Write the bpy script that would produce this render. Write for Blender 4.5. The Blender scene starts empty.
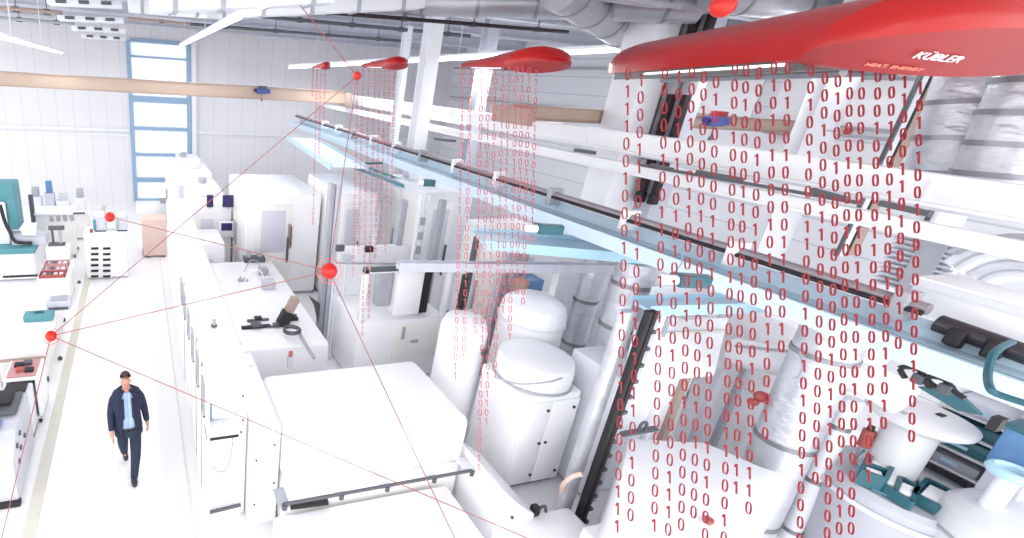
import bpy, bmesh, math, random
from mathutils import Vector, Matrix
random.seed(7)
S = bpy.context.scene
COL = S.collection
R = math.radians
# ------------------------------------------------------------------ camera frame
PPX, PPY, FL = 293.0, 269.0, 506.0
CAM = Vector((0, 0, 5.5))
_Y = Vector((136 - PPX, 66 - PPY, FL)).normalized()
_D = Vector((205 - PPX, 1600 - PPY, FL)); _D -= _D.dot(_Y) * _Y; _D.normalize()
_X = _D.cross(_Y)
if _X.x < 0: _X = -_X
_U = -_D
def c2w(c): return Vector((_X.dot(c), _Y.dot(c), _U.dot(c)))
RIGHT = c2w(Vector((1, 0, 0))); DOWN = c2w(Vector((0, 1, 0))); FWD = c2w(Vector((0, 0, 1)))
def P(px, py, ax, v):
    """a place in the hall: where the sight line of a photo point meets the plane ax = v"""
    r = c2w(Vector((px - PPX, py - PPY, FL)))
    i = 'xyz'.index(ax)
    return CAM + r * ((v - CAM[i]) / r[i])
def PD(px, py, d):
    r = c2w(Vector((px - PPX, py - PPY, FL)))
    return CAM + r * (d / FL)

cam = bpy.data.cameras.new('camera'); co = bpy.data.objects.new('camera', cam); COL.objects.link(co)
cam.sensor_width = 36; cam.lens = FL / 1024 * 36; cam.shift_x = (512 - PPX) / 1024; cam.clip_end = 200; cam.clip_start = .05
co.matrix_world = Matrix(((RIGHT.x, -DOWN.x, -FWD.x, 0), (RIGHT.y, -DOWN.y, -FWD.y, 0), (RIGHT.z, -DOWN.z, -FWD.z, CAM.z), (0, 0, 0, 1)))
S.camera = co
S.view_settings.view_transform = 'Standard'; S.view_settings.look = 'None'
S.view_settings.gamma = 1; S.view_settings.use_curve_mapping = False
S.view_settings.exposure = 0.7

# ------------------------------------------------------------------ materials
def lin(c):
    return tuple(((v / 255) / 12.92 if v / 255 < .04045 else ((v / 255 + .055) / 1.055) ** 2.4) for v in c)
MATS = {}
def mat(name, rgb, rough=.5, metal=0, noise=0, scale=6, bump=0, emit=0, stretch=None, trans=0, alpha=1):
    if name in MATS: return MATS[name]
    m = bpy.data.materials.new(name); m.use_nodes = True; nt = m.node_tree
    b = nt.nodes['Principled BSDF']; c = lin(rgb)
    b.inputs['Base Color'].default_value = (*c, 1); b.inputs['Roughness'].default_value = rough; b.inputs['Metallic'].default_value = metal
    if noise or bump:
        tc = nt.nodes.new('ShaderNodeTexCoord'); mp = nt.nodes.new('ShaderNodeMapping'); nz = nt.nodes.new('ShaderNodeTexNoise')
        nt.links.new(tc.outputs['Object'], mp.inputs[0]); nt.links.new(mp.outputs[0], nz.inputs['Vector'])
        if stretch: mp.inputs['Scale'].default_value = stretch
        nz.inputs['Scale'].default_value = scale; nz.inputs['Detail'].default_value = 5
        if noise:
            rp = nt.nodes.new('ShaderNodeValToRGB')
            rp.color_ramp.elements[0].position = .3; rp.color_ramp.elements[1].position = .7
            rp.color_ramp.elements[0].color = (*[max(0, v * (1 - noise)) for v in c], 1)
            rp.color_ramp.elements[1].color = (*[min(1, v * (1 + noise * .4)) for v in c], 1)
            nt.links.new(nz.outputs['Fac'], rp.inputs[0]); nt.links.new(rp.outputs[0], b.inputs['Base Color'])
        if bump:
            bp = nt.nodes.new('ShaderNodeBump'); bp.inputs['Strength'].default_value = bump; bp.inputs['Distance'].default_value = .05
            nt.links.new(nz.outputs['Fac'], bp.inputs['Height']); nt.links.new(bp.outputs[0], b.inputs['Normal'])
    if emit:
        b.inputs['Emission Color'].default_value = (*c, 1); b.inputs['Emission Strength'].default_value = emit
    if trans: b.inputs['Transmission Weight'].default_value = trans
    if alpha < 1: b.inputs['Alpha'].default_value = alpha
    MATS[name] = m; return m
def wavy(name, rgb, rgb2, axis, period, thin, rough=.6, noise=.03):
    """painted sheet with thin joint lines every `period` metres along an axis"""
    m = bpy.data.materials.new(name); m.use_nodes = True; nt = m.node_tree; b = nt.nodes['Principled BSDF']; N = nt.nodes.new; L = nt.links.new
    tc = N('ShaderNodeTexCoord'); sp = N('ShaderNodeSeparateXYZ'); L(tc.outputs['Object'], sp.inputs[0])
    d = N('ShaderNodeMath'); d.operation = 'DIVIDE'; d.inputs[1].default_value = period; L(sp.outputs['XYZ'.index(axis)], d.inputs[0])
    f = N('ShaderNodeMath'); f.operation = 'FRACT'; L(d.outputs[0], f.inputs[0])
    g = N('ShaderNodeMath'); g.operation = 'LESS_THAN'; g.inputs[1].default_value = thin; L(f.outputs[0], g.inputs[0])
    nz = N('ShaderNodeTexNoise'); nz.inputs['Scale'].default_value = .8; L(tc.outputs['Object'], nz.inputs['Vector'])
    mx0 = N('ShaderNodeMix'); mx0.data_type = 'RGBA'; c = lin(rgb)
    mx0.inputs[6].default_value = (*c, 1); mx0.inputs[7].default_value = (*[v * (1 - noise * 3) for v in c], 1); L(nz.outputs['Fac'], mx0.inputs[0])
    mx = N('ShaderNodeMix'); mx.data_type = 'RGBA'; mx.inputs[7].default_value = (*lin(rgb2), 1)
    L(mx0.outputs[2], mx.inputs[6]); L(g.outputs[0], mx.inputs[0]); L(mx.outputs[2], b.inputs['Base Color'])
    b.inputs['Roughness'].default_value = rough
    MATS[name] = m; return m
WHITE = mat('white_paint', (240, 240, 243), .35, noise=.02, scale=2)
WHITE2 = mat('warm_white_paint', (236, 233, 230), .4, noise=.03, scale=3)
OFF = mat('light_grey_paint', (224, 226, 231), .45, noise=.04, scale=3)
GREY = mat('grey_paint', (166, 168, 176), .5, noise=.06)
LILAC = mat('lilac_grey_metal', (196, 197, 208), .4, noise=.1, stretch=(1, 1, .2))
DGREY = mat('dark_grey_paint', (84, 86, 92), .5, noise=.05)
BLACK = mat('black_rubber', (30, 29, 33), .55, noise=.1)
DBROWN = mat('black_brown_rubber', (44, 32, 34), .6, noise=.1)
SILVER = mat('silver_foil', (212, 213, 220), .32, .55, noise=.12, scale=3, bump=.6, stretch=(1, 1, 2))
DUCTM = mat('galvanised_duct', (178, 179, 186), .35, .5, noise=.18, scale=1.6, bump=.35)
STEEL = mat('steel', (150, 150, 156), .3, .7, noise=.05)
BEIGE = mat('beige_crane_paint', (190, 168, 152), .55, noise=.04, scale=2)
TAN = mat('tan_paint', (168, 148, 138), .55, noise=.05)
CRATE = mat('pinkish_board', (226, 200, 188), .7, noise=.04)
TEAL = mat('teal_paint', (80, 142, 150), .45, noise=.05)
DTEAL = mat('petrol_plastic', (44, 98, 110), .4, noise=.08)
PBLUE = mat('pale_blue_paint', (176, 212, 228), .4, noise=.06, scale=3)
SKYB = mat('sky_blue_tray', (182, 208, 224), .4, noise=.1, scale=2)
TRAYW = mat('tray_white_blue', (200, 217, 230), .4, noise=.05, scale=2)
WINB = mat('window_frame_blue', (140, 166, 194), .45, noise=.04)
NAVY = mat('navy_screen', (40, 36, 92), .3)
BLUEP = mat('blue_paint', (70, 84, 150), .4, noise=.1)
BLUEC = mat('blue_cover', (90, 132, 176), .4, noise=.15)
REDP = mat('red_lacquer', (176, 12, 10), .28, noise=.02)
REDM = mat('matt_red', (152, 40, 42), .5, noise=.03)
REDG = mat('signal_red', (196, 26, 6), .3)
REDD = mat('digit_red', (146, 16, 30), .5)
PINK = mat('pink_tray', (198, 146, 148), .6, noise=.2)
BRICK = mat('dull_red', (168, 84, 78), .6, noise=.1)
WIRE = mat('red_brown_thread', (158, 84, 74), .6)
RINGM = mat('pale_red_ring', (240, 120, 100), .5)
BINS = mat('binary_pale', (196, 84, 88), .5)
LAMP = mat('lamp_tube', (255, 255, 255), .5, emit=6)
LETTER = mat('white_letters', (250, 232, 232), .5, emit=0)
LETTER2 = mat('orange_letters', (240, 150, 130), .5)
GLASS = mat('hazy_pane', (226, 234, 246), .15, alpha=.55)
PAPER = mat('paper', (250, 250, 250), .7)
CABLE = mat('cable_grey', (120, 124, 134), .5)

# ------------------------------------------------------------------ mesh helpers
ORG = {}
class MB:
    def __init__(s): s.b = bmesh.new()
    def _merge(s, t, M=None):
        if M is not None: t.transform(M)
        me = bpy.data.meshes.new('t'); t.to_mesh(me); t.free(); s.b.from_mesh(me); bpy.data.meshes.remove(me)
        return s
    def box(s, x0, x1, y0, y1, z0, z1, bev=0, M=None, seg=2):
        t = bmesh.new(); bmesh.ops.create_cube(t, size=1)
        sx, sy, sz = abs(x1 - x0), abs(y1 - y0), abs(z1 - z0)
        for v in t.verts: v.co = Vector(((x0 + x1) / 2 + v.co.x * sx, (y0 + y1) / 2 + v.co.y * sy, (z0 + z1) / 2 + v.co.z * sz))
        if bev: bmesh.ops.bevel(t, geom=t.edges[:], offset=min(bev, sx * .45, sy * .45, sz * .45), segments=seg, affect='EDGES', profile=.5)
        return s._merge(t, M)
    def beam(s, a, b, w, h, bev=0):
        a, b = Vector(a), Vector(b); d = b - a; q = d.to_track_quat('Y', 'Z')
        M = Matrix.Translation((a + b) / 2) @ q.to_matrix().to_4x4(); l = d.length
        return s.box(-w / 2, w / 2, -l / 2, l / 2, -h / 2, h / 2, bev, M)
    def cyl(s, a, b, r, r2=None, n=16, cap=True):
        a, b = Vector(a), Vector(b); d = b - a
        t = bmesh.new(); bmesh.ops.create_cone(t, cap_ends=cap, segments=n, radius1=r, radius2=r if r2 is None else r2, depth=d.length)
        return s._merge(t, Matrix.Translation((a + b) / 2) @ d.to_track_quat('Z', 'Y').to_matrix().to_4x4())
    def ball(s, c, r, n=20, sc=(1, 1, 1)):
        t = bmesh.new(); bmesh.ops.create_uvsphere(t, u_segments=n, v_segments=max(6, n // 2), radius=r)
        return s._merge(t, Matrix.Translation(Vector(c)) @ Matrix.Diagonal((*sc, 1)))
    def lathe(s, prof, c, n=28):
        t = bmesh.new(); rings = []
        for r, z in prof:
            if r < 1e-5: rings.append([t.verts.new((c[0], c[1], c[2] + z))]); continue
            rings.append([t.verts.new((c[0] + r * math.cos(2 * math.pi * k / n), c[1] + r * math.sin(2 * math.pi * k / n), c[2] + z)) for k in range(n)])
        for A, B in zip(rings, rings[1:]):
            for k in range(n):
                q = [A[k % len(A)], A[(k + 1) % len(A)], B[(k + 1) % len(B)], B[k % len(B)]]
                q = list(dict.fromkeys(q))
                if len(q) > 2:
                    try: t.faces.new(q)
                    except ValueError: pass
        bmesh.ops.recalc_face_normals(t, faces=t.faces)
        return s._merge(t)
    def prism(s, pts, h0, h1, axis='z', bev=0):
        """polygon pts extruded along axis from h0 to h1; pts are the other two coordinates in xyz order"""
        t = bmesh.new()
        def mk(p, h):
            return {'z': (p[0], p[1], h), 'y': (p[0], h, p[1]), 'x': (h, p[0], p[1])}[axis]
        A = [t.verts.new(mk(p, h0)) for p in pts]; B = [t.verts.new(mk(p, h1)) for p in pts]
        t.faces.new(A); t.faces.new(B[::-1]); n = len(pts)
        for k in range(n): t.faces.new((A[k], A[(k + 1) % n], B[(k + 1) % n], B[k]))
        bmesh.ops.recalc_face_normals(t, faces=t.faces)
        if bev: bmesh.ops.bevel(t, geom=t.edges[:], offset=bev, segments=2, affect='EDGES', profile=.5)
        return s._merge(t)
    def tube(s, pts, r, n=8, sub=4):
        pts = [Vector(p) for p in pts]
        if len(pts) > 2 and sub > 1:
            o = []
            for i in range(len(pts) - 1):
                p0, p1, p2, p3 = pts[max(i - 1, 0)], pts[i], pts[i + 1], pts[min(i + 2, len(pts) - 1)]
                for k in range(sub):
                    u = k / sub
                    o.append(.5 * (2 * p1 + (p2 - p0) * u + (2 * p0 - 5 * p1 + 4 * p2 - p3) * u * u + (3 * p1 - p0 - 3 * p2 + p3) * u ** 3))
            pts = o + [pts[-1]]
        t = bmesh.new(); rings = []; up = Vector((0, 0, 1))
        for i, p in enumerate(pts):
            d = (pts[min(i + 1, len(pts) - 1)] - pts[max(i - 1, 0)]).normalized()
            a = d.cross(up)
            if a.length < .05: a = d.cross(Vector((1, 0, 0)))
            a.normalize(); b = d.cross(a)
            rr = r[i * (len(r) - 1) // max(1, len(pts) - 1)] if isinstance(r, (list, tuple)) else r
            rings.append([t.verts.new(p + (a * math.cos(2 * math.pi * k / n) + b * math.sin(2 * math.pi * k / n)) * rr) for k in range(n)])
        for A, B in zip(rings, rings[1:]):
            for k in range(n): t.faces.new((A[k], A[(k + 1) % n], B[(k + 1) % n], B[k]))
        t.faces.new(rings[0]); t.faces.new(rings[-1][::-1])
        bmesh.ops.recalc_face_normals(t, faces=t.faces)
        return s._merge(t)
    def build(s, name, m, parent=None, smooth=None):
        o0 = ORG.get(parent.name, Vector()) if parent else Vector()
        if o0.length: s.b.transform(Matrix.Translation(-o0))
        me = bpy.data.meshes.new(name); s.b.to_mesh(me); s.b.free()
        me.materials.append(m)
        for p in me.polygons: p.use_smooth = True
        me.set_sharp_from_angle(angle=R(32 if smooth is None else smooth))
        o = bpy.data.objects.new(name, me); COL.objects.link(o)
        if parent: o.parent = parent; ORG[o.name] = o0
        return o
def tag(o, label=None, cat=None, group=None, kind=None):
    if label: o['label'] = label
    if cat: o['category'] = cat
    if group: o['group'] = group
    if kind: o['kind'] = kind
    return o
def thing(name, label, cat, loc, group=None):
    o = bpy.data.objects.new(name, None); COL.objects.link(o); o.location = loc; o.empty_display_size = .1
    ORG[o.name] = Vector(loc); return tag(o, label, cat, group)
def bx(*a, **k): return MB().box(*a, **k)
def struct(name, mb, m): return tag(mb.build(name, m), kind='structure')
def copy_tree(o, parent=None):
    c = o.copy(); COL.objects.link(c); c.parent = parent
    for ch in [q for q in KIDS.get(o.name, o.children)]: copy_tree(ch, c)
    return c
KIDS = {}

# ------------------------------------------------------------------ setting
YB, XR, ZC = 22.0, 14.0, 7.25
FLOORM = mat('hall_floor', (236, 236, 236), .38, noise=.02, scale=.6)
struct('floor', bx(-9, XR + .3, -1.5, YB + .3, -.2, 0), FLOORM)
struct('trim_1', bx(-1.60, -1.44, -1.4, 21.9, 0, .006), mat('aisle_line', (206, 202, 192), .6, noise=.05))
struct('trim_2', bx(.44, .47, -1.4, 21.9, 0, .006), mat('thin_aisle_line', (224, 216, 206), .6, noise=.05))
CLAD = wavy('wall_cladding', (222, 221, 225), (204, 204, 210), 'X', .6, .05)
CLADY = wavy('side_cladding', (226, 227, 232), (196, 198, 206), 'Z', .55, .07)
CEILM = wavy('ceiling_sheet', (214, 214, 219), (166, 166, 174), 'Y', .5, .16)
wb = MB(); wx0, wx1, wz0, wz1 = -.27, 2.02, .15, 6.35
wb.box(-9, wx0, YB, YB + .25, 0, ZC); wb.box(wx1, XR, YB, YB + .25, 0, ZC)
wb.box(wx0, wx1, YB, YB + .25, 0, wz0); wb.box(wx0, wx1, YB, YB + .25, wz1, ZC)
struct('wall_back', wb, CLAD)
struct('wall_right', bx(XR, XR + .25, -1.5, YB, 0, ZC), CLADY)
cb = MB(); cb.box(-9, XR + .3, -1.5, YB + .25, ZC, ZC + .15)
struct('ceiling', cb, CEILM)
w = MB()
w.box(wx0 - .06, wx0 + .10, YB - .1, YB + .12, wz0, wz1 + .06); w.box(wx1 - .10, wx1 + .06, YB - .1, YB + .12, wz0, wz1 + .06)
zs = [P(160, py, 'y', YB - .05).z for py in (42, 58, 100, 129, 155, 180)] + [wz0 + .05]
for z, h in zip(zs, (.07, .035, .12, .07, .06, .09, .06)): w.box(wx0 + .1, wx1 - .1, YB - .08, YB + .1, z - h, z + h)
wo = struct('window_1', w, WINB)
g = bx(wx0 + .08, wx1 - .08, YB + .04, YB + .06, wz0, wz1).build('pane', GLASS, wo)
# wall trim rails and pilaster
struct('trim_3', MB().box(-9, wx0 - .1, YB - .09, YB, 3.02, 3.12).box(-9, wx0 - .1, YB - .05, YB, 2.84, 2.9).box(wx1 + .1, XR, YB - .09, YB, 3.02, 3.12), OFF)
struct('trim_4', MB().box(wx1 + .08, wx1 + .28, YB - .14, YB, 0, ZC), OFF)
struct('trim_5', MB().box(XR - .16, XR, -1, YB - .2, 6.28, 6.36).box(XR - .1, XR, -1, YB - .2, 5.05, 5.1).box(XR - .1, XR, -1, YB - .2, 4.0, 4.06), GREY)
# ceiling beams (transverse) and purlins
for k, y in enumerate((21.2, 17.5, 13.5, 10, 7)):
    struct('ceiling_beam', MB().box(-9, XR, y - .12, y + .12, ZC - .38, ZC - .32).box(-9, XR, y - .12, y + .12, ZC - .05, ZC).box(-9, XR, y - .02, y + .02, ZC - .33, ZC - .04), LILAC)

# ------------------------------------------------------------------ ceiling services
def pipe(label, a, b, r, m, hang=3):
    t = thing('ceiling_pipe', label, 'pipe', a)
    MB().cyl(a, b, r, n=10).build('pipe_run', m, t)
    a, b = Vector(a), Vector(b)
    for k in range(hang):
        p = a.lerp(b, (k + .5) / hang)
        MB().cyl(p, (p.x, p.y, ZC + .02), .012, n=6).box(p.x - r * 1.6, p.x + r * 1.6, p.y - .03, p.y + .03, p.z - r * 1.3, p.z + r * 1.3).build('hanger', DGREY, t)
    return t
def wpts(pa, pb, y): return P(*pa, 'y', y), P(*pb, 'y', y)
a, b = P(200, 2, 'y', 9.5), P(568, 32, 'y', 9.5); pipe('thin dark pipe along the ceiling above the second red heater', a, b, .035, DBROWN, 5)
a, b = P(215, 12, 'y', 13), P(470, 36, 'y', 13); pipe('dark pipe ending behind the white column, below the longest pipe', a, b, .045, DGREY, 5)
a, b = P(190, 24, 'y', 17), P(402, 41, 'y', 17); pipe('dark pipe lowest of the ceiling pipes by the back wall', a, b, .045, DGREY, 4)
a, b = P(0, 8, 'y', 15), P(62, 13, 'y', 15); pipe('brown pipe under the ceiling in the upper left corner', a, b, .05, TAN, 2)
a, b = P(0, 18, 'y', 18), P(75, 24, 'y', 18); pipe('grey pipe under the brown ceiling pipe', a, b, .05, GREY, 2)
a, b = P(128, 18, 'y', 19), P(256, 30, 'y', 19); pipe('brown pipe above the tall blue window', a, b, .045, TAN, 2)
a, b = P(600, 24, 'y', 7.5), P(770, 8, 'x', 11.5); pipe('dark pipe crossing behind the red sphere and the black columns', P(664, 21, 'x', 9.2), P(765, 8, 'x', 9.6), .03, BLACK, 2)
# slotted cable channel top left
t = thing('cable_channel', 'grey slotted channel under the ceiling left of the window', 'cable channel', P(60, 4, 'y', 14))
c0 = P(50, 2, 'y', 14); c1 = P(122, 14, 'y', 14)
for k, (u, y, px0, px1, py) in enumerate(((0, 13, 48, 122, 2), (0, 15, 58, 124, 18), (0, 17, 72, 126, 28), (0, 19, 82, 126, 36))):
    A, B = P(px0, py, 'y', y), P(px1, py + 3, 'y', y)
    MB().beam(A, B, .5, .12, .02).build('channel_run', OFF, t)
    for i in range(3):
        q0, q1 = A.lerp(B, .12 + .3 * i), A.lerp(B, .26 + .3 * i); off = Vector((0, -.27, 0))
        MB().beam(q0 + off, q1 + off, .02, .07).build('slot', DGREY, t)
# ducts
def duct(label, pts, r, m=DUCTM, bands=6, name='ventilation_duct'):
    t = thing(name, label, 'duct', pts[0])
    MB().tube(pts, r, n=24, sub=6 if len(pts) > 2 else 1).build('duct_pipe', m, t)
    pts = [Vector(p) for p in pts]
    for k in range(bands):
        u = (k + .5) / bands * (len(pts) - 1); i = min(int(u), len(pts) - 2); f = u - i
        p = pts[i].lerp(pts[i + 1], f); d = (pts[i + 1] - pts[i]).normalized() * .03
        if len(pts) > 2 and k in (0, bands - 1) or len(pts) == 2: MB().cyl(p - d, p + d, r * 1.05, n=24).build('joint_band', STEEL, t)
    return t
duct('silver ventilation duct running under the ceiling above the second heater', [P(300, -2, 'z', 6.95), P(700, 6, 'z', 6.95)], .26, bands=7)
duct('wide silver duct under the ceiling between the second and the largest heater', [P(560, -12, 'z', 6.95), P(640, 42, 'z', 6.6)], .3, bands=5)
duct('silver duct high behind the ridge of the largest heater', [Vector((8.5, 8.5, 6.95)), Vector((13.8, 8.5, 6.95))], .28, bands=5)
duct('silver duct passing behind the black column pair under the ceiling', [Vector((8.2, 6.4, 7.0)), Vector((13.8, 6.0, 7.0))], .22, bands=5)
duct('big pale foil duct leaning down at the upper right corner', [P(1010, 8, 'x', 10), P(945, 190, 'x', 10)], .42, SILVER, 5)
duct('second pale foil duct beside the upper right corner duct', [P(1075, 30, 'x', 9.2), P(1000, 190, 'x', 9.2)], .40, SILVER, 5)
# ceiling trunking under left-middle
for k, (pa, pb, y, w_, h_, lab) in enumerate((((128, 6), (235, 14), 12, .5, .22, 'grey square trunk under the ceiling above the window'),
        ((236, 10), (420, 2), 8, .35, .2, 'pale square trunk beside the ceiling pipes'),
        ((150, 4), (330, -4), 7, .4, .2, 'pale square trunk at the top edge above the strip light'))):
    A, B = P(*pa, 'y', y), P(*pb, 'y', y)
    t = thing('trunking', lab, 'trunking', A)
    MB().beam(A, B, w_, h_, .02).build('trunk_run', OFF, t)
    for i in range(4):
        q = A.lerp(B, (i + .5) / 4); MB().box(q.x - .03, q.x + .03, q.y - w_ / 2 - .015, q.y + w_ / 2 + .015, q.z - h_ / 2 - .015, q.z + h_ / 2 + .015).build('clip_band', GREY, t)
# strip lights
def strip(label, a, b, w_=.1, h=.05):
    a, b = Vector(a), Vector(b)
    t = thing('strip_light', label, 'ceiling light', a, 'fluorescent strip lights')
    MB().beam(a + Vector((0, 0, h * .9)), b + Vector((0, 0, h * .9)), w_ * .9, h, .008).build('housing', WHITE, t)
    MB().beam(a, b, w_, h * .8, .01).build('diffuser', LAMP, t)
    for k in (.1, .5, .9):
        p = a.lerp(b, k); MB().cyl(p, (p.x, p.y, ZC - .01), .01, n=6).build('suspension_rod', OFF, t)
strip('long glowing strip light crossing in front of the tall window top', (1.52, 5.5, 6.3), (1.6, 20.3, 6.3), .13)
strip('glowing strip light at the upper left, above the beige girder', P(0, 37, 'y', 9.2), P(61, 53, 'y', 20), .1)
sa, sb = P(290, 67.5, 'y', 19.5), P(620, 50, 'x', 9.2)
sd = sb - sa
strip('long thin strip light running in line behind the red heaters', sa, sb + sd * .32, .14, .08)

def lamp(a, b, watts, wdt=.1):
    a, b = Vector(a), Vector(b); l = bpy.data.lights.new('lamp', 'AREA'); l.shape = 'RECTANGLE'; d = b - a; l.size = wdt; l.size_y = d.length; l.energy = watts
    o = bpy.data.objects.new('lamp', l); COL.objects.link(o); o.location = (a + b) / 2 - Vector((0, 0, .04))
    y = d.normalized(); z = Vector((0, 0, 1)); z = (z - z.dot(y) * y).normalized(); x = y.cross(z)
    o.rotation_euler = Matrix((x, y, z)).transposed().to_euler()
lamp((1.52, 5.5, 6.3), (1.6, 20.3, 6.3), 110); lamp(P(0, 37, 'y', 9.2), P(61, 53, 'y', 20), 50); lamp(sa, sb + sd * .32, 230, .14)
# ------------------------------------------------------------------ cranes
def crane(label, x0, x1, y, z, h, w_=.3):
    t = thing('bridge_crane', label, 'crane girder', (x0, y, z))
    MB().box(x0, x1, y - w_ / 2 + .04, y + w_ / 2 - .04, z, z + h).build('web', BEIGE, t)
    MB().box(x0, x1, y - w_ / 2, y + w_ / 2, z + h, z + h + .03).box(x0, x1, y - w_ / 2, y + w_ / 2, z - .03, z).build('flange', TAN, t)
    MB().box(x0 - .12, x0, y - .5, y + .5, z - .1, z + h, .02).build('end_carriage', TAN, t)
    MB().box(x1, x1 + .12, y - .5, y + .5, z - .1, z + h, .02).build('end_carriage', TAN, t)
crane('long beige bridge crane girder in front of the tall back window', -8.5, 7.15, 18, 4.72, .36)
crane('beige girder right of the second heater, behind the black columns', 6.5, 13.7, 8.0, 5.05, .2, .2)
def hoist(label, c, s, red=False):
    t = thing('crane_hoist', label, 'hoist', c)
    x, y, z = c
    MB().box(x - .34 * s, x + .18 * s, y - .16 * s, y + .16 * s, z - .16 * s, z + .14 * s, .03 * s).build('gearbox', BLUEP, t)
    MB().cyl((x + .18 * s, y, z), (x + .5 * s, y, z), .13 * s).build('motor', BLUEP, t)
    MB().cyl((x - .5 * s, y, z + .02 * s), (x - .34 * s, y, z + .02 * s), .1 * s).build('drum_end', NAVY, t)
    MB().box(x - .25 * s, x + .3 * s, y - .1 * s, y + .1 * s, z + .14 * s, z + .3 * s, .02 * s).build('trolley', REDM if red else DGREY, t)
    m = MB().cyl((x, y, z - .5 * s), (x, y, z - .16 * s), .015 * s, n=6); m.box(x - .06 * s, x + .06 * s, y - .03 * s, y + .03 * s, z - .6 * s, z - .48 * s, .01); m.build('hook_block', DGREY, t)
p = P(262, 91, 'y', 17.7); hoist('blue hoist under the far beige crane girder', p, .55)
p = P(716, 121, 'y', 7.6); hoist('blue and red hoist hanging right of the black columns', p, .62, True)

# ------------------------------------------------------------------ runway beams
def runway(label, x, zt, zb, y0, y1, w_=.3, m=WHITE):
    t = thing('runway_beam', label, 'crane rail beam', (x, y0, zb))
    MB().box(x - .05, x + .05, y0, y1, zb + .03, zt - .03).build('web', m, t)
    MB().box(x - w_ / 2, x + w_ / 2, y0, y1, zt - .05, zt, .01).build('upper_flange', m, t)
    MB().box(x - w_ / 2, x + w_ / 2, y0, y1, zb, zb + .04, .01).build('lower_flange', m, t)
    mb = MB(); n = 9
    for k in range(n):
        yy = y0 + (y1 - y0) * (k + .5) / n; mb.box(x - w_ * .42, x + w_ * .42, yy - .01, yy + .01, zb + .04, zt - .05)
    mb.build('stiffener', m, t)
    return t
z1 = P(928, 172, 'x', 7.7).z; z2 = P(928, 206, 'x', 7.7).z
runway('uppermost long white crane rail beam behind the digit curtain', 7.7, z1, z2, 2.0, 21.5, .16)
z3 = P(928, 222, 'x', 7.5).z; z4 = P(928, 240, 'x', 7.5).z
runway('thinner white crane rail beam just below the uppermost one', 7.5, z3, z4, 2.0, 21.5, .12)
z5 = P(928, 190, 'x', 8.8).z
runway('grey lined beam behind the uppermost white crane rail beam', 8.8, z5 + .08, z5 - .2, 2.2, 21.5, .3, OFF)
# dark power rail under the second beam
t = thing('conductor_rail', 'dark broken conductor rail under the white crane rail beams', 'power rail', (7.35, 3, 4.4))
for (pa, pb) in (((651, 165), (672, 170)), ((697, 172), (742, 180)), ((595, 153), (575, 150)), ((640, 165), (860, 203)), ((455, 141), (435, 139)), ((812, 190), (845, 199)), ((880, 203), (930, 214))):
    A, B = P(*pa, 'x', 7.2), P(*pb, 'x', 7.2); MB().beam(A, B, .06, .035 if pb[0] == 860 else .055).build('rail_segment', DGREY, t)

# ------------------------------------------------------------------ columns
def hcol(label, x, y, z0, z1, a, b, m, name='steel_column'):
    t = thing(name, label, 'column', (x, y, z0))
    MB().box(x - a / 2, x + a / 2, y - b / 2, y - b / 2 + .03, z0, z1).box(x - a / 2, x + a / 2, y + b / 2 - .03, y + b / 2, z0, z1).build('flange', m, t)
    MB().box(x - .02, x + .02, y - b / 2 + .03, y + b / 2 - .03, z0, z1).build('web', m, t)
    MB().box(x - a * .7, x + a * .7, y - b * .7, y + b * .7, z0, z0 + .04).build('base_plate', GREY, t)
    return t
hcol('white steel column standing behind the small heaters', 6.85, 11.9, 0, ZC, .35, .35, WHITE)
hcol('white steel column further right, between the small and second heater', 8.45, 11.9, 0, ZC, .3, .3, LILAC)
hcol('slim pale steel column close behind the small heaters', 6.8, 13.1, 0, ZC - .35, .14, .3, OFF)
t = thing('pillar', 'broad white pillar left of the black column pair', 'pillar', (8.6, 7.6, 0))
MB().box(8.35, 9.05, 7.3, 7.9, 0, ZC, .02).build('shaft', WHITE, t)
MB().box(8.30, 9.10, 7.25, 7.95, 0, .3, .02).build('plinth', OFF, t)
t = thing('pillar', 'light grey ribbed pillar beside the broad white one', 'pillar', (9.3, 7.2, 0))
MB().box(9.1, 9.5, 7.0, 7.35, 0, ZC, .02).build('shaft', LILAC, t)
MB().box(9.05, 9.55, 6.95, 7.4, 0, .3, .02).build('plinth', OFF, t)
pa_, pb_ = P(672, 95, 'x', 8.95), P(687, 95, 'x', 9.05)
for k, q in enumerate((pa_, pb_)):
    x, y = q.x, q.y
    t = thing('black_standpipe', ('left' if not k else 'right') + ' one of the pair of thick black pipes rising behind the largest heater', 'pipe', (x, y, 3.7), 'black pipe pair')
    MB().box(x - .07, x + .07, y - .05, y + .05, 3.9, ZC - .01, .02).build('pipe_shell', DBROWN, t)
    MB().box(x - .09, x + .09, y - .07, y + .07, 5.62, 5.85, .02).build('clamp', GREY, t)
    MB().box(x - .08, x + .08, y - .06, y + .06, 3.7, 3.9, .02).build('end_cap', BLACK, t)
q = P(660, 100, 'x', 8.7)
t = thing('rod', 'thin dark rod left of the thick black pipe pair', 'rod', (q.x, q.y, 4.4))
MB().cyl((q.x, q.y, 4.5), (q.x, q.y, ZC - .01), .018, n=8).build('rod_shaft', BLACK, t); MB().box(q.x - .05, q.x + .05, q.y - .05, q.y + .05, 4.4, 4.5).build('foot', STEEL, t)
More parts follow.
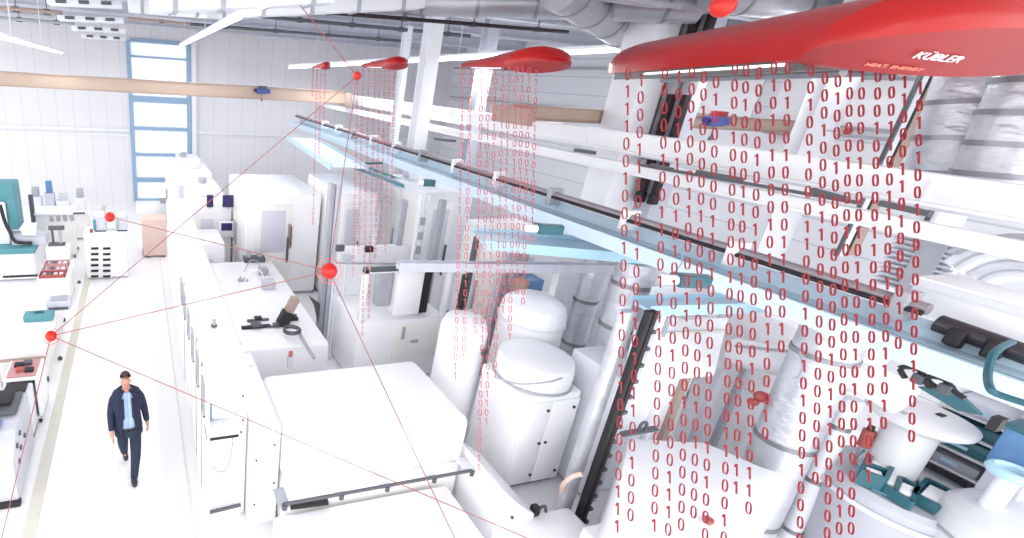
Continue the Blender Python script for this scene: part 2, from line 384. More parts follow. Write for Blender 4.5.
# brown right column
t = thing('profile_column', 'brown and silver profile column reaching below the end of the largest heater', 'column', (11.2, 5, 0))
MB().box(11.15, 11.38, 5.0, 5.06, 3.3, ZC - .01, .01).build('brown_profile', TAN, t)
MB().box(11.08, 11.13, 5.0, 5.04, 3.3, ZC - .01).build('dark_profile', BLACK, t)
MB().box(10.93, 11.06, 5.0, 5.04, 3.3, ZC - .01).build('silver_profile', OFF, t)
MB().box(10.86, 10.91, 5.0, 5.04, 3.3, ZC - .01).build('dark_profile', DGREY, t)
MB().box(10.9, 11.3, 5.06, 5.12, 3.3, 3.4).build('bottom_plate', GREY, t)
t = thing('pillar', 'white pillar crossing behind the digits left of the brown column', 'pillar', (10.3, 5.5, 0))
MB().box(10.0, 10.75, 5.6, 5.8, 0, ZC, .01).build('shaft', OFF, t)
MB().box(9.97, 10.78, 5.57, 5.83, 0, .3).build('plinth', GREY, t)
t = thing('pillar', 'white pillar just right of the brown column at the heater end', 'pillar', (12.2, 4.7, 0))
MB().box(11.7, 11.75, 4.55, 4.6, 3, ZC).build('shaft', DGREY, t)
MB().box(11.78, 12.6, 4.5, 4.8, 0, ZC, .02).build('cladding', WHITE, t)
# far wall pieces in bay two: panels
for k, (y0, y1, z0, z1, lab) in enumerate(((9, 12, 5.2, 6.2, 'far'), (5.4, 8.6, 5.2, 6.2, 'near'))):
    t = thing('wall_panel', 'pale rectangular panel high on the right wall, the %s one' % ('one nearer the back wall' if not k else 'one beside the brown column'), 'panel', (XR - .1, y0, z0), 'high wall panels')
    MB().box(XR - .08, XR - .001, y0, y1, z0, z1, .01).build('sheet', WHITE, t)
    MB().box(XR - .11, XR - .08, y0, y1, z1 - .06, z1).box(XR - .11, XR - .08, y0, y1, z0, z0 + .06).build('edge_frame', GREY, t)

# ------------------------------------------------------------------ black rail, grey pipe, blue tray
rz = 4.0; rx = P(800, 275, 'z', rz).x
def along(px0, py0, px1, py1, x):
    A, B = P(px0, py0, 'x', x), P(px1, py1, 'x', x); return A, B
t = thing('pipe_rail', 'black and grey pipe run lying along the blue cable tray', 'pipe', (rx, 2, rz))
MB().cyl((rx, 2.15, rz), (rx, 20.5, rz), .022, n=12).build('black_pipe', BLACK, t)
MB().cyl((rx + .07, 2.15, rz + .03), (rx + .07, 20.5, rz + .03), .05, n=14).build('grey_pipe', mat('pipe_grey', (150, 143, 150), .4, .2, noise=.1), t)
for k in range(12):
    y = 2.3 + k * 1.35
    MB().box(rx - .03, rx + .2, y - .05, y + .05, rz - .14, rz + .13, .015).build('clamp', WHITE if k % 3 else GREY, t)
tx0, tx1 = rx - .33, rx - .03
t = thing('cable_tray', 'long pale blue cable tray running above the machine row to the right edge', 'cable tray', (tx0, 1, 3.6))
MB().box(tx0, tx1 + .2, .95, 20.5, 3.74, 3.77).build('tray_floor', SKYB, t)
MB().box(tx0 - .02, tx0, .95, 20.5, 3.66, 3.84).build('side_plate', TRAYW, t)
MB().box(tx1 + .2, tx1 + .22, .95, 20.5, 3.68, 3.92).build('side_plate', TRAYW, t)
MB().box(tx0 + .08, tx0 + .13, .95, 20.5, 3.77, 3.81).box(tx0 + .15, tx0 + .18, .95, 20.5, 3.77, 3.80).build('cable_bundle', PBLUE, t)
MB().box(tx0 + .22, tx0 + .235, .95, 20.5, 3.77, 3.79).build('cable_bundle', DGREY, t)
for k in range(7):
    y = 2 + k * 2.6; MB().box(tx0, tx1 + .2, y - .03, y + .03, 3.68, 3.74).build('cross_bracket', PBLUE, t)
# lower teal branch tray
t = thing('cable_ladder', 'teal cable ladder dropping below the blue tray near the grey columns', 'cable ladder', (4.6, 7, 3.2))
A, B = P(350, 166, 'z', 3.35), P(430, 196, 'z', 3.0)
off = Vector((.38, .1, 0))
MB().beam(A, B, .05, .07).build('side_rail', TEAL, t); MB().beam(A + off, B + off, .05, .07).build('side_rail', TEAL, t)
mb = MB()
for k in range(9): q = A.lerp(B, (k + .5) / 9); mb.beam(q, q + off, .05, .03)
mb.build('rungs', PBLUE, t)
MB().box(B.x - .12, B.x + .3, B.y - .15, B.y + .1, B.z - .25, B.z + .02, .02).build('drop_box', DTEAL, t)
A, B = P(345, 164, 'z', 3.3), P(382, 163, 'z', 3.3); MB().beam(A, B, .08, .05).build('end_bar', DTEAL, t)
# transverse trays
def ttray(label, pa, pb, z, w_, m, m2):
    A, B = P(*pa, 'z', z), P(*pb, 'z', z); t = thing('cross_tray', label, 'cable tray', A)
    MB().beam(A, B, w_, .03).build('tray_floor', m, t)
    n = (B - A).normalized().cross(Vector((0, 0, 1)))
    for s in (-1, 1): MB().beam(A + n * s * w_ / 2, B + n * s * w_ / 2, .02, .14).build('side_plate', m2, t)
    return t
ttray('broad pale blue cross tray joining the long tray behind the tank tower', (478, 238), (640, 252), 3.45, .7, SKYB, PBLUE)
ttray('white cross beam reaching from the grey columns to the silver duct', (398, 266), (628, 268), 2.9, .12, OFF, LILAC)
ttray('pale blue cross tray over the white machine hood', (640, 306), (770, 302), 3.1, .3, SKYB, PBLUE)
ttray('faint blue cross tray left under the far end of the long tray', (300, 138), (350, 168), 3.6, .9, TRAYW, SKYB)
# green bits and brackets
for (px, py, lab) in ((546, 233, 'dark green connector on the tray under the second heater digits'), (686, 285, 'dark green connector on the tray above the white machine hood'), (428, 186, 'small dark connector on the tray beside the teal ladder')):
    c = P(px, py, 'z', 3.86); t = thing('tray_connector', lab, 'connector', c)
    s = .16 if px != 428 else .1
    MB().prism([(c.x - s, c.y + s * .5), (c.x + s * 1.2, c.y - s * .2), (c.x + s * .9, c.y - s * .8), (c.x - s, c.y - s * .4)], c.z, c.z + .12, 'z', .015).build('wedge', DTEAL, t)
    MB().cyl((c.x - s, c.y, c.z + .06), (c.x - s * 1.8, c.y + .03, c.z + .06), .05, n=10).build('plug', WHITE, t)
# right side dark pipe stub, white platform, corrugated hose
t = thing('pipe_stub', 'thick dark pipe with black straps at the right edge over the tray', 'pipe', P(940, 322, 'x', 6.4))
A, B = P(938, 323, 'x', 6.3), P(1075, 372, 'x', 6.3)
MB().cyl(A, B, .075).build('pipe_shell', mat('dark_pipe', (70, 66, 72), .35, .3, noise=.1), t)
for (pa, pb) in (((962, 330), (950, 346)), ((998, 341), (988, 358))):
    a, b = P(*pa, 'x', 6.25), P(*pb, 'x', 6.2); MB().beam(a, b, .1, .12, .02).build('strap', BLACK, t)
t = thing('service_platform', 'white platform beam over the dark pipe at the right edge', 'platform', P(930, 300, 'x', 6.6))
A, B = P(925, 290, 'x', 6.75), P(1080, 335, 'x', 6.75)
MB().beam(A, B, .5, .32, .03).build('deck', WHITE, t)
A2, B2 = A + Vector((-.26, 0, .1)), B + Vector((-.26, 0, .1)); MB().beam(A2, B2, .04, .06).build('edge_strip', OFF, t)
t = thing('louvre_panel', 'lilac grey louvred panel between the white beams at right', 'louvre', P(930, 250, 'x', 8.2))
pr = [P(905, 226, 'x', 8.3), P(972, 240, 'x', 8.3), P(935, 300, 'x', 8.3), P(885, 285, 'x', 8.3)]
y0, y1 = min(p.y for p in pr), max(p.y for p in pr); z0, z1 = min(p.z for p in pr), max(p.z for p in pr)
MB().box(8.28, 8.36, y0, y1, z0, z1).build('backing', OFF, t)
mb = MB()
for k in range(12): z = z0 + (z1 - z0) * (k + .5) / 12; mb.box(8.2, 8.28, y0, y1, z - .012, z + .012)
mb.build('slats', LILAC, t)
MB().box(8.18, 8.3, y0 + .1, y0 + .3, z0, z1).build('post', GREY, t)
pc = P(1012, 300, 'x', 7.6)
t = thing('hose_bend', 'big ribbed grey hose bend at the right edge above the platform', 'hose', pc)
for k, rr in enumerate((.62, .50, .38, .26)):
    pts = [pc + Vector((0, math.cos(u) * rr * .8, math.sin(u) * rr * .85)) for u in [R(20 + 20 * i) for i in range(9)]]
    MB().tube(pts, .055, n=10, sub=2).build('hose_ring', (SILVER, OFF)[k % 2], t)
MB().tube([pc + Vector((-.08, math.cos(u) * .7 * .8, math.sin(u) * .7 * .85)) for u in [R(30 + 20 * i) for i in range(7)]], .02, n=8, sub=2).build('dark_seam', GREY, t)
t = tag(MB().tube([P(1012, 342, 'x', 6.1), P(995, 352, 'x', 5.7), P(988, 372, 'x', 5.5), P(990, 388, 'x', 5.3), P(1000, 395, 'x', 5.3), P(1040, 408, 'x', 5.3)], .022).build('loop_cable', DTEAL), 'dark teal cable looping over the blue tray at the right edge', 'cable')
t = tag(MB().tube([P(672, 275, 'z', 3.95), P(682, 262, 'z', 3.9), P(681, 248, 'z', 3.9)], .008).build('thin_cable', PBLUE), 'thin pale cable arching over the tray above the white hood', 'cable')
t = tag(MB().tube([P(1, 1, 'y', 3) if 0 else P(800, 352, 'z', 3.1), P(803, 366, 'z', 3.0), P(800, 376, 'z', 2.9), P(795, 379, 'z', 2.85)], .014).build('curled_cable', GREY), 'short curled grey cable beside the grey duct under the tray', 'cable')

# ------------------------------------------------------------------ generic machine parts
def bolts(parent, pts, axis='y', r=.022, m=DGREY):
    for p in pts:
        d = {'y': Vector((0, -.015, 0)), 'x': Vector((-.015, 0, 0)), 'z': Vector((0, 0, .015))}[axis]
        MB().cyl(Vector(p) + d, Vector(p) - d * .3, r, n=10).build('bolt', m, parent)
def machine(label, x0, x1, y0, y1, z1, name='machining_center', m=WHITE, door=True, top=True, group=None, lamp=False, cat='machine', screen=True, zb=0):
    t = thing(name, label, cat, ((x0 + x1) / 2, (y0 + y1) / 2, zb), group)
    MB().box(x0, x1, y0, y1, zb + .08, z1, .05).build('housing', m, t)
    MB().box(x0 + .05, x1 - .05, y0 + .05, y1 - .05, zb, zb + .08).build('plinth', GREY, t)
    if door:
        ws = (x1 - x0)
        d = bx(x0 + ws * .12, x0 + ws * .62, y0 - .03, y0, zb + .25, z1 - .25, .012).build('door', WHITE2, t)
        bx(x0 + ws * .2, x0 + ws * .52, y0 - .045, y0 - .03, zb + (z1 - zb) * .45, z1 - .4, .01).build('door_window', mat('pale_lilac_pane', (206, 206, 218), .3), d)
        bx(x0 + ws * .55, x0 + ws * .58, y0 - .08, y0 - .03, zb + (z1 - zb) * .35, zb + (z1 - zb) * .6, .01).build('handle', DGREY, d)
    # side doors toward the aisle
    ys = (y1 - y0)
    d = bx(x0 - .025, x0, y0 + ys * .1, y0 + ys * .48, zb + .2, z1 - .2, .01).build('side_door', WHITE2, t)
    bx(x0 - .06, x0 - .025, y0 + ys * .42, y0 + ys * .45, zb + (z1 - zb) * .4, zb + (z1 - zb) * .62, .01).build('handle', GREY, d)
    d = bx(x0 - .025, x0, y0 + ys * .52, y0 + ys * .9, zb + .2, z1 - .2, .01).build('side_door', WHITE2, t)
    bx(x0 - .06, x0 - .025, y0 + ys * .55, y0 + ys * .58, zb + (z1 - zb) * .4, zb + (z1 - zb) * .62, .01).build('handle', GREY, d)
    if top:
        bx(x0 + (x1 - x0) * .25, x0 + (x1 - x0) * .8, y0 + ys * .3, y0 + ys * .75, z1, z1 + .3, .04).build('top_unit', OFF, t)
        MB().cyl((x0 + (x1 - x0) * .4, y0 + ys * .5, z1 + .3), (x0 + (x1 - x0) * .4, y0 + ys * .5, z1 + .45), .12).build('fan', GREY, t)
    if screen:
        cx = x1 - (x1 - x0) * .18
        a = MB().cyl((cx, y0 - .02, z1 - .55), (cx, y0 - .3, z1 - .55), .03, n=10).build('panel_arm', GREY, t)
        bx(cx - .2, cx + .2, y0 - .36, y0 - .28, z1 - .85, z1 - .4, .02).build('control_panel', OFF, a)
        bx(cx - .15, cx + .15, y0 - .37, y0 - .36, z1 - .65, z1 - .44).build('screen', NAVY, a)
    if lamp:
        l = MB().cyl((x0 + .1, y0 + .1, z1), (x0 + .1, y0 + .1, z1 + .12), .02, n=8).build('lamp_pole', GREY, t)
        MB().cyl((x0 + .1, y0 + .1, z1 + .12), (x0 + .1, y0 + .1, z1 + .2), .035, n=10).build('signal_lamp', REDG, l)
    return t
exec_later = []
# ------------------------------------------------------------------ machine row along the aisle
t = thing('enclosure_row', 'long white machine guard wall standing along the right side of the aisle', 'machine enclosure', (.62, 5, 0))
MB().box(.62, 1.12, 5.0, 13.5, .06, 2.3, .04).build('housing', WHITE, t)
MB().box(.66, 1.08, 5.05, 13.4, 0, .06).build('plinth', OFF, t)
for k, (pa, pb) in enumerate((((203, 361), (206, 382)), ((197, 331), (200, 350)), ((192, 305), (195, 323)), ((188, 279), (190, 300)), ((184, 262), (186, 275)), ((181, 250), (183, 260)))):
    q = P((pa[0] + pb[0]) / 2, (pa[1] + pb[1]) / 2, 'x', .6); z = q.z; h = abs(P(*pa, 'x', .6).z - P(*pb, 'x', .6).z) / 2
    d = bx(.595, .62, q.y - .35, q.y + .35, .3, 2.2, .01).build('door', WHITE2, t)
    MB().box(.57, .595, q.y - .12, q.y - .10, 1.75, 2.15).box(.57, .595, q.y + .10, q.y + .12, 1.75, 2.15).box(.57, .595, q.y - .12, q.y + .12, 2.15, 2.17).box(.57, .595, q.y - .12, q.y + .12, 1.75, 1.77).build('handle', GREY, d)
# front end of the row with shelf and bar
f = P(206, 512, 'y', 4.95); g_ = P(238, 508, 'y', 4.95)
MB().cyl((f.x, 4.93, f.z), (g_.x + .03, 4.93, f.z + .04), .025, n=10).build('lower_bar', DGREY, t)
sh = P(206, 433, 'y', 4.8); se = P(236, 430, 'y', 4.8)
MB().box(sh.x, se.x + .02, 4.72, 4.99, sh.z - .06, sh.z, .01).build('shelf', BLACK, t)
MB().box(sh.x, se.x + .02, 4.70, 4.99, sh.z, sh.z + .03, .01).build('shelf_top', OFF, t)
for (px, py) in ((243, 420), (241, 432), (258, 452), (252, 462), (250, 500), (243, 396), (262, 497), (255, 512)):
    q = P(px, py, 'y', 4.99)
    if q.x < 1.1: bolts(t, [q], 'y', .012)
c = P(213, 425, 'y', 4.85)
t = thing('keyboard', 'small white keyboard console on the black edged shelf by the aisle', 'keyboard', (c.x, c.y, sh.z + .03))
MB().box(c.x - .06, c.x + .1, 4.74, 4.92, sh.z + .03, sh.z + .05, .005).build('base', WHITE, t)
MB().box(c.x - .05, c.x + .0, 4.95, 4.985, sh.z + .05, sh.z + .26, .01).build('handset', BLUEC, t)
t = tag(MB().tube([P(233, 435, 'y', 4.85), P(231, 455, 'y', 4.85), P(226, 469, 'y', 4.85), P(219, 472, 'y', 4.85), P(213, 467, 'y', 4.85)], .009).build('hanging_cable', GREY), 'thin grey cable hanging in a loop under the black edged shelf', 'cable')

# machines behind the aisle wall
machine('white machine with dark screens at the far end of the right row', .9, 2.3, 17.0, 20.0, 2.3, screen=False)
machine('white machine near the far end behind the long guard wall', 1.3, 2.38, 13.6, 16.4, 2.1, screen=True)
for (px, lab) in ((210, 'narrow navy screen on the far white machine'), (228, 'wider navy screen on the far white machine')):
    c = P(px, 201, 'y', 13.5); t = thing('monitor', lab, 'monitor', c)
    wd = .09 if px == 210 else .15
    MB().box(c.x - wd, c.x + wd, c.y - .03, c.y + .02, c.z - .17, c.z + .17, .01).build('bezel', DGREY, t)
    MB().box(c.x - wd * .92, c.x + wd * .92, c.y - .035, c.y - .03, c.z - .155, c.z + .155).build('screen', NAVY, t)
    MB().cyl((c.x, c.y, c.z - .17), (c.x, c.y + .05, 2.0), .02, n=8).build('post', GREY, t)
machine('tall white machine with a brown slot window behind the tooling clutter', 2.45, 4.4, 11.95, 14.6, 2.75, screen=False, top=False)
c = P(290, 236, 'y', 11.89)
t = thing('slot_window', 'narrow brown slot window on the tall white machine front', 'window slot', c)
MB().prism([(c.x - .05, c.z + .33), (c.x + .04, c.z + .28), (c.x + .05, c.z - .32), (c.x - .02, c.z - .34), (c.x - .06, c.z - .2)], 11.87, 11.92, 'y').build('frame', TAN, t)
MB().prism([(c.x + .0, c.z + .25), (c.x + .035, c.z + .23), (c.x + .04, c.z - .25), (c.x + .0, c.z - .28)], 11.855, 11.87, 'y').build('pane', DGREY, t)
machine('low white machine left of the tall one with the slot window', 1.3, 1.95, 12.0, 13.3, 1.5, screen=False, top=False)
# shiny guard column
t = thing('guard_column', 'shiny grey square column behind the ringed red sphere', 'column', (3.78, 9.2, 0))
MB().box(3.52, 3.62, 9.1, 9.3, 0, 3.6, .01).build('profile', GREY, t); MB().box(3.64, 3.76, 9.1, 9.3, 0, 3.6, .01).build('profile', LILAC, t)
MB().box(3.46, 3.82, 9.0, 9.4, 0, .03).build('foot_plate', GREY, t)
MB().prism([(3.4, 1.0), (3.51, .6), (3.51, 1.05), (3.25, 1.25)], 9.12, 9.18, 'y').build('gusset', DGREY, t)
# ---- tooling clutter on a low machine bed
bz = 1.15
A = P(245, 345, 'z', bz); B = P(325, 345, 'z', bz); Cc = P(320, 262, 'z', bz); Dd = P(235, 262, 'z', bz)
t = thing('machine_bed', 'low white machine bed carrying dark tool holders right of the guard wall', 'machine bed', (A.x, A.y, 0))
bx0, bx1, by0, by1 = 1.18, B.x + .1, A.y - .2, 11.6
MB().box(bx0, bx1, by0, by1, .05, bz, .04).build('bed_body', WHITE, t)
MB().box(bx0 + .1, bx1 - .1, by0 + .1, by1 - .1, 0, .05).build('plinth', GREY, t)
MB().box(bx0 + .2, bx0 + .35, by0 + .2, by1 - .2, bz, bz + .05, .01).build('slide_rail', OFF, t)
def gadget(label, px, py, m1, m2, s=1, kind=0, zz=None):
    c = P(px, py, 'z', (bz if zz is None else zz)); z = bz if zz is None else zz; c.z = z
    t = thing(('tool_holder', 'valve_block', 'tool_clamp', 'spindle_head')[kind], label, ('tool holder', 'valve block', 'clamp', 'spindle')[kind], c)
    if kind == 0:
        MB().box(c.x - .22 * s, c.x + .22 * s, c.y - .1 * s, c.y + .1 * s, z, z + .1 * s, .01).build('base', m1, t)
        MB().cyl((c.x - .12 * s, c.y, z + .1 * s), (c.x - .12 * s, c.y, z + .22 * s), .05 * s).build('chuck', m2, t)
        MB().cyl((c.x + .12 * s, c.y, z + .1 * s), (c.x + .12 * s, c.y, z + .19 * s), .06 * s).build('chuck', m2, t)
    elif kind == 1:
        MB().box(c.x - .14 * s, c.x + .14 * s, c.y - .12 * s, c.y + .12 * s, z, z + .2 * s, .02 * s).build('block', m1, t)
        MB().tube([(c.x - .1 * s, c.y, z + .18 * s), (c.x - .18 * s, c.y, z + .4 * s), (c.x - .4 * s, c.y, z + .42 * s), (c.x - .55 * s, c.y, z + .1 * s)], .015 * s).build('hose', m2, t)
    elif kind == 2:
        MB().box(c.x - .3 * s, c.x + .3 * s, c.y - .04 * s, c.y + .04 * s, z, z + .06 * s, .01).build('bar', m1, t)
        MB().box(c.x - .1 * s, c.x + .1 * s, c.y - .09 * s, c.y + .09 * s, z + .06 * s, z + .12 * s, .01).build('jaw', m2, t)
    else:
        M = Matrix.Translation(c) @ Matrix.Rotation(R(25), 4, 'Y')
        MB().box(-.1 * s, .1 * s, -.1 * s, .1 * s, .0, .3 * s, .02 * s, M).build('head', m1, t)
        MB().box(-.08 * s, .08 * s, -.08 * s, .08 * s, .3 * s, .6 * s, .02 * s, M).build('motor', m2, t)
    return t
gadget('dark toothed tool strip nearest the tall white machine', 254, 261, DGREY, GREY, 1.2, 0)
gadget('small grey valve block below the toothed tool strip', 263, 274, GREY, GREY, .8, 1)
gadget('grey valve block with a white hose, mid machine bed', 268, 288, LILAC, WHITE, 1, 1)
gadget('little dark fitting left of the valve blocks', 243, 281, GREY, LILAC, .5, 0)
gadget('brown and black spindle head tilted on the machine bed', 281, 325, BLACK, TAN, 1, 3)
gadget('dark clamp bar in front of the spindle head', 258, 321, DGREY, BLACK, .7, 2)
gadget('longer dark clamp bar nearest the front of the machine bed', 256, 328, BLACK, DGREY, .9, 2)
gadget('black round tool holder right of the spindle head', 291, 320, BLACK, DGREY, .6, 0)
gadget('dark clamp bar beside the coiled hose', 276, 327, DGREY, DGREY, .6, 2)
c = P(292, 332, 'z', bz + .1)
t = tag(MB().tube([c + Vector((.15 * math.cos(u), .15 * math.sin(u), .02 * u / 3)) for u in [R(40 * i) for i in range(18)]], .018).build('coiled_hose', DGREY), 'coiled dark hose lying at the front corner of the machine bed', 'hose')
t = tag(MB().tube([P(298, 330, 'z', 1.25), P(306, 345, 'z', 1.25), P(314, 358, 'z', 1.3)], .03).build('grey_hose', GREY), 'grey hose running from the coiled hose to the white plateau', 'hose')
t = thing('handset', 'little red and grey handset standing behind the white plateau', 'handset', P(291, 363, 'z', 1.1))
q = P(290, 364, 'z', 1.55); MB().box(q.x - .04, q.x + .04, q.y - .03, q.y + .03, 1.5, 1.68, .01).build('grip', GREY, t); MB().cyl((q.x, q.y, 1.68), (q.x, q.y, 1.76), .03, n=10).build('button', BRICK, t)
for (px, py, zz, lab) in ((251, 372, 1.45, 'small grey peg on the machine housing left of the plateau'), (214, 326, 2.32, 'small dark peg on top of the long guard wall')):
    q = P(px, py, 'z', zz); t = thing('peg', lab, 'peg', q)
    MB().cyl(q - Vector((0, 0, .0)), q + Vector((0, 0, .1)), .025, n=10).build('pin', GREY, t); MB().cyl(q, q + Vector((0, 0, .02)), .045, n=10).build('washer', DGREY, t)

# ------------------------------------------------------------------ big white plateau machine
pz = 1.5
A = P(300, 440, 'z', pz); B = P(476, 422, 'z', pz); Cc = P(440, 358, 'z', pz); Dd = P(288, 368, 'z', pz)
fy = (A.y + B.y) / 2; by = (Cc.y + Dd.y) / 2
x0, x1 = 1.52, B.x
t = thing('transfer_machine', 'big low white machine with a broad blank top in the lower middle', 'machine', ((x0 + x1) / 2, fy, 0))
MB().box(x0, x1, fy, by, .78, pz, .12, seg=4).build('hood', WHITE, t)
MB().box(x0 + .02, x1 - .02, fy + .04, by, .06, .78, .02).build('housing', WHITE2, t)
MB().box(x0 + .1, x1 - .1, fy + .1, by - .1, 0, .06).build('plinth', GREY, t)
for px in (345, 395, 444):
    q = P(px, 455, 'y', fy - .01); MB().box(q.x - .006, q.x + .006, fy - .006, fy + .02, .9, pz - .12).build('panel_seam', OFF, t)
ra, rb = P(285, 497, 'y', fy - .25), P(470, 477, 'y', fy - .25); ra.z = rb.z = (ra.z + rb.z) / 2
rl = MB().cyl(ra, rb, .022, n=10).build('hand_rail', DGREY, t)
for u in (.0, .28, .52, .78, 1):
    q = ra.lerp(rb, u); MB().box(q.x - .07, q.x + .07, fy - .27, fy + .03, q.z - .05, q.z - .02, .01).build('rail_bracket', OFF if u else GREY, rl)
    MB().cyl((q.x, fy - .26, q.z - .06), (q.x, fy - .26, q.z), .035, n=10).build('rail_stud', DGREY, rl)
# lower front ledge
t = thing('front_ledge', 'white stepped ledge machine base below the dark handrail', 'machine base', (2.4, fy - .9, 0))
MB().box(1.35, 3.75, fy - 1.15, fy - .06, .06, .52, .04).build('ledge_body', WHITE, t)
MB().box(1.4, 3.7, fy - 1.1, fy - .1, 0, .06).build('plinth', OFF, t)
for px, py in ((339, 515), (488, 500), (345, 530)):
    q = P(px, py, 'y', fy - 1.16)
    if .1 < q.z < .5: bolts(t, [q], 'y', .02)
q = P(310, 504, 'z', .55)
t = thing('gripper', 'black gripper bar with grey block at the left end of the handrail', 'gripper', (q.x, q.y, .52))
a, b = P(290, 506, 'z', .58), P(328, 501, 'z', .58)
MB().beam(a, b, .09, .05, .01).build('bar', BLACK, t)
MB().beam(a + Vector((.0, .12, .02)), b + Vector((-.1, .12, .02)), .05, .08, .01).build('cylinder', DGREY, t)
q = P(318, 478, 'z', .7); MB().box(q.x - .04, q.x + .04, q.y - .04, q.y + .04, .6, .75, .01).build('sensor', DGREY, t)
q = P(305, 492, 'z', .6); MB().box(q.x - .12, q.x + .05, q.y - .05, q.y + .05, .56, .68, .01).build('slide_block', GREY, t)
# side housing between guard wall and plateau
t = thing('side_cabinet', 'white cabinet with small bolts between the guard wall end and the plateau', 'cabinet', (1.3, 4.9, 0))
MB().box(1.14, 1.5, 4.8, 6.6, .05, 1.55, .03).build('housing', WHITE, t); MB().box(1.16, 1.48, 4.85, 6.5, 0, .05).build('plinth', OFF, t)
bolts(t, [(1.2, 4.8, 1.1), (1.2, 4.8, .4), (1.42, 4.8, 1.3), (1.44, 4.8, .7)], 'y', .014)
bx(1.3, 1.34, 4.78, 4.8, .9, 1.05).build('latch', LILAC, t)
# right step of plateau
t = thing('step_housing', 'white stepped housing at the right end of the dark handrail', 'machine housing', (4.1, 3.9, 0))
MB().prism([(x1 + .03, .05), (x1 + .62, .05), (x1 + .62, .5), (x1 + .3, .75), (x1 + .03, 1.0)], fy - .75, fy + .35, 'y', .02).build('housing', WHITE, t)
MB().box(x1 + .05, x1 + .6, fy - .7, fy + .3, 0, .05).build('plinth', OFF, t)
bolts(t, [(x1 + .25, fy - .76, .55), (x1 + .5, fy - .76, .3)], 'y', .02)

# ------------------------------------------------------------------ cabinet with tank tower
t = thing('filter_cabinet', 'white two door cabinet with black bolts carrying a round tank', 'cabinet', (5.35, 4.9, 0))
cx0, cx1, cy0, cy1 = 4.86, 5.84, 4.62, 5.55
MB().box(cx0, cx1, cy0, cy1, .06, 1.62, .03).build('carcass', WHITE, t); MB().box(cx0 + .05, cx1 - .05, cy0 + .05, cy1, 0, .06).build('plinth', BLACK, t)
xm = (cx0 + cx1) / 2
for s in (0, 1):
    a, b = (cx0 + .02, xm - .005) if s == 0 else (xm + .005, cx1 - .02)
    d = bx(a, b, cy0 - .025, cy0 - .001, .1, 1.52, .008).build('door', WHITE, t)
    for z in (.25, .82, 1.38): MB().cyl(((b - .05) if s == 0 else (a + .05 if z == .82 else b - .08), cy0 - .04, z), ((b - .05) if s == 0 else (a + .05 if z == .82 else b - .08), cy0 - .02, z), .022, n=10).build('door_bolt', BLACK, d)
t = thing('round_tank', 'white round tank with a dark rim standing on the two door cabinet', 'tank', (5.35, 5.08, 1.62))
MB().lathe([(0, 0), (.5, 0), (.52, .04), (.52, .26), (.5, .36), (.4, .40), (0, .42)], (5.35, 5.08, 1.62)).build('drum', WHITE, t)
MB().lathe([(.525, .0), (.545, .0), (.545, .03), (.525, .03), (.525, 0)], (5.35, 5.08, 1.64)).build('rim', GREY, t)
t = thing('domed_tank', 'taller domed white tank behind the round tank', 'tank', (5.95, 5.95, 0))
MB().lathe([(0, 0), (.5, 0), (.5, 2.2), (.46, 2.34), (.3, 2.45), (0, 2.5)], (6.0, 6.0, 0)).build('drum', WHITE, t)
MB().lathe([(.505, 2.05), (.52, 2.05), (.52, 2.09), (.505, 2.09), (.505, 2.05)], (6.0, 6.0, 0)).build('rim', OFF, t)
t = thing('domed_tank', 'smaller white domed tank left of the round tank', 'tank', (4.6, 5.7, 0))
MB().lathe([(0, 0), (.36, 0), (.36, 2.0), (.3, 2.16), (.15, 2.22), (0, 2.24)], (4.75, 6.0, 0)).build('drum', WHITE, t)
q = P(484, 352, 'y', 5.65); MB().box(q.x - .04, q.x + .04, q.y - .04, q.y + .02, q.z - .06, q.z + .05, .01).build('valve', DGREY, t)
t = tag(MB().tube([P(494, 377, 'y', 4.55), P(520, 384, 'y', 4.5), P(548, 382, 'y', 4.5), P(562, 378, 'y', 4.5)], .012).build('rim_hose', GREY), 'thin grey hose bowed along the front of the round tank', 'hose')
q = P(537, 509, 'z', .5)
t = thing('hand_valve', 'black hand valve on the low white block beside the leaning duct', 'valve', (q.x, q.y, .42))
MB().box(4.45, 5.25, 3.25, 3.85, 0.0, .42, .05).build('white_block', WHITE, t)
MB().box(q.x - .08, q.x + .02, q.y - .05, q.y + .05, .42, .56, .02).build('valve_body', BLACK, t)
MB().tube([(q.x + .02, q.y, .5), (q.x + .12, q.y, .52), (q.x + .16, q.y, .42)], .02).build('lever', DGREY, t)
t = tag(MB().tube([P(560, 498, 'z', .3), P(563, 485, 'z', .8), P(572, 477, 'z', 1.0), P(582, 474, 'z', 1.1)], .03).build('beige_hose', CRATE), 'beige hose curving up to the leaning silver duct', 'hose')
t = thing('low_block', 'white block at the foot of the black and silver post', 'machine block', (5.2, 3.3, 0))
A = P(565, 528, 'z', .5); MB().box(4.95, 5.75, 2.75, 3.4, 0, .62, .05).build('block_body', WHITE, t)
MB().box(5.0, 5.7, 2.74, 2.75, .2, .24).build('seam', OFF, t)
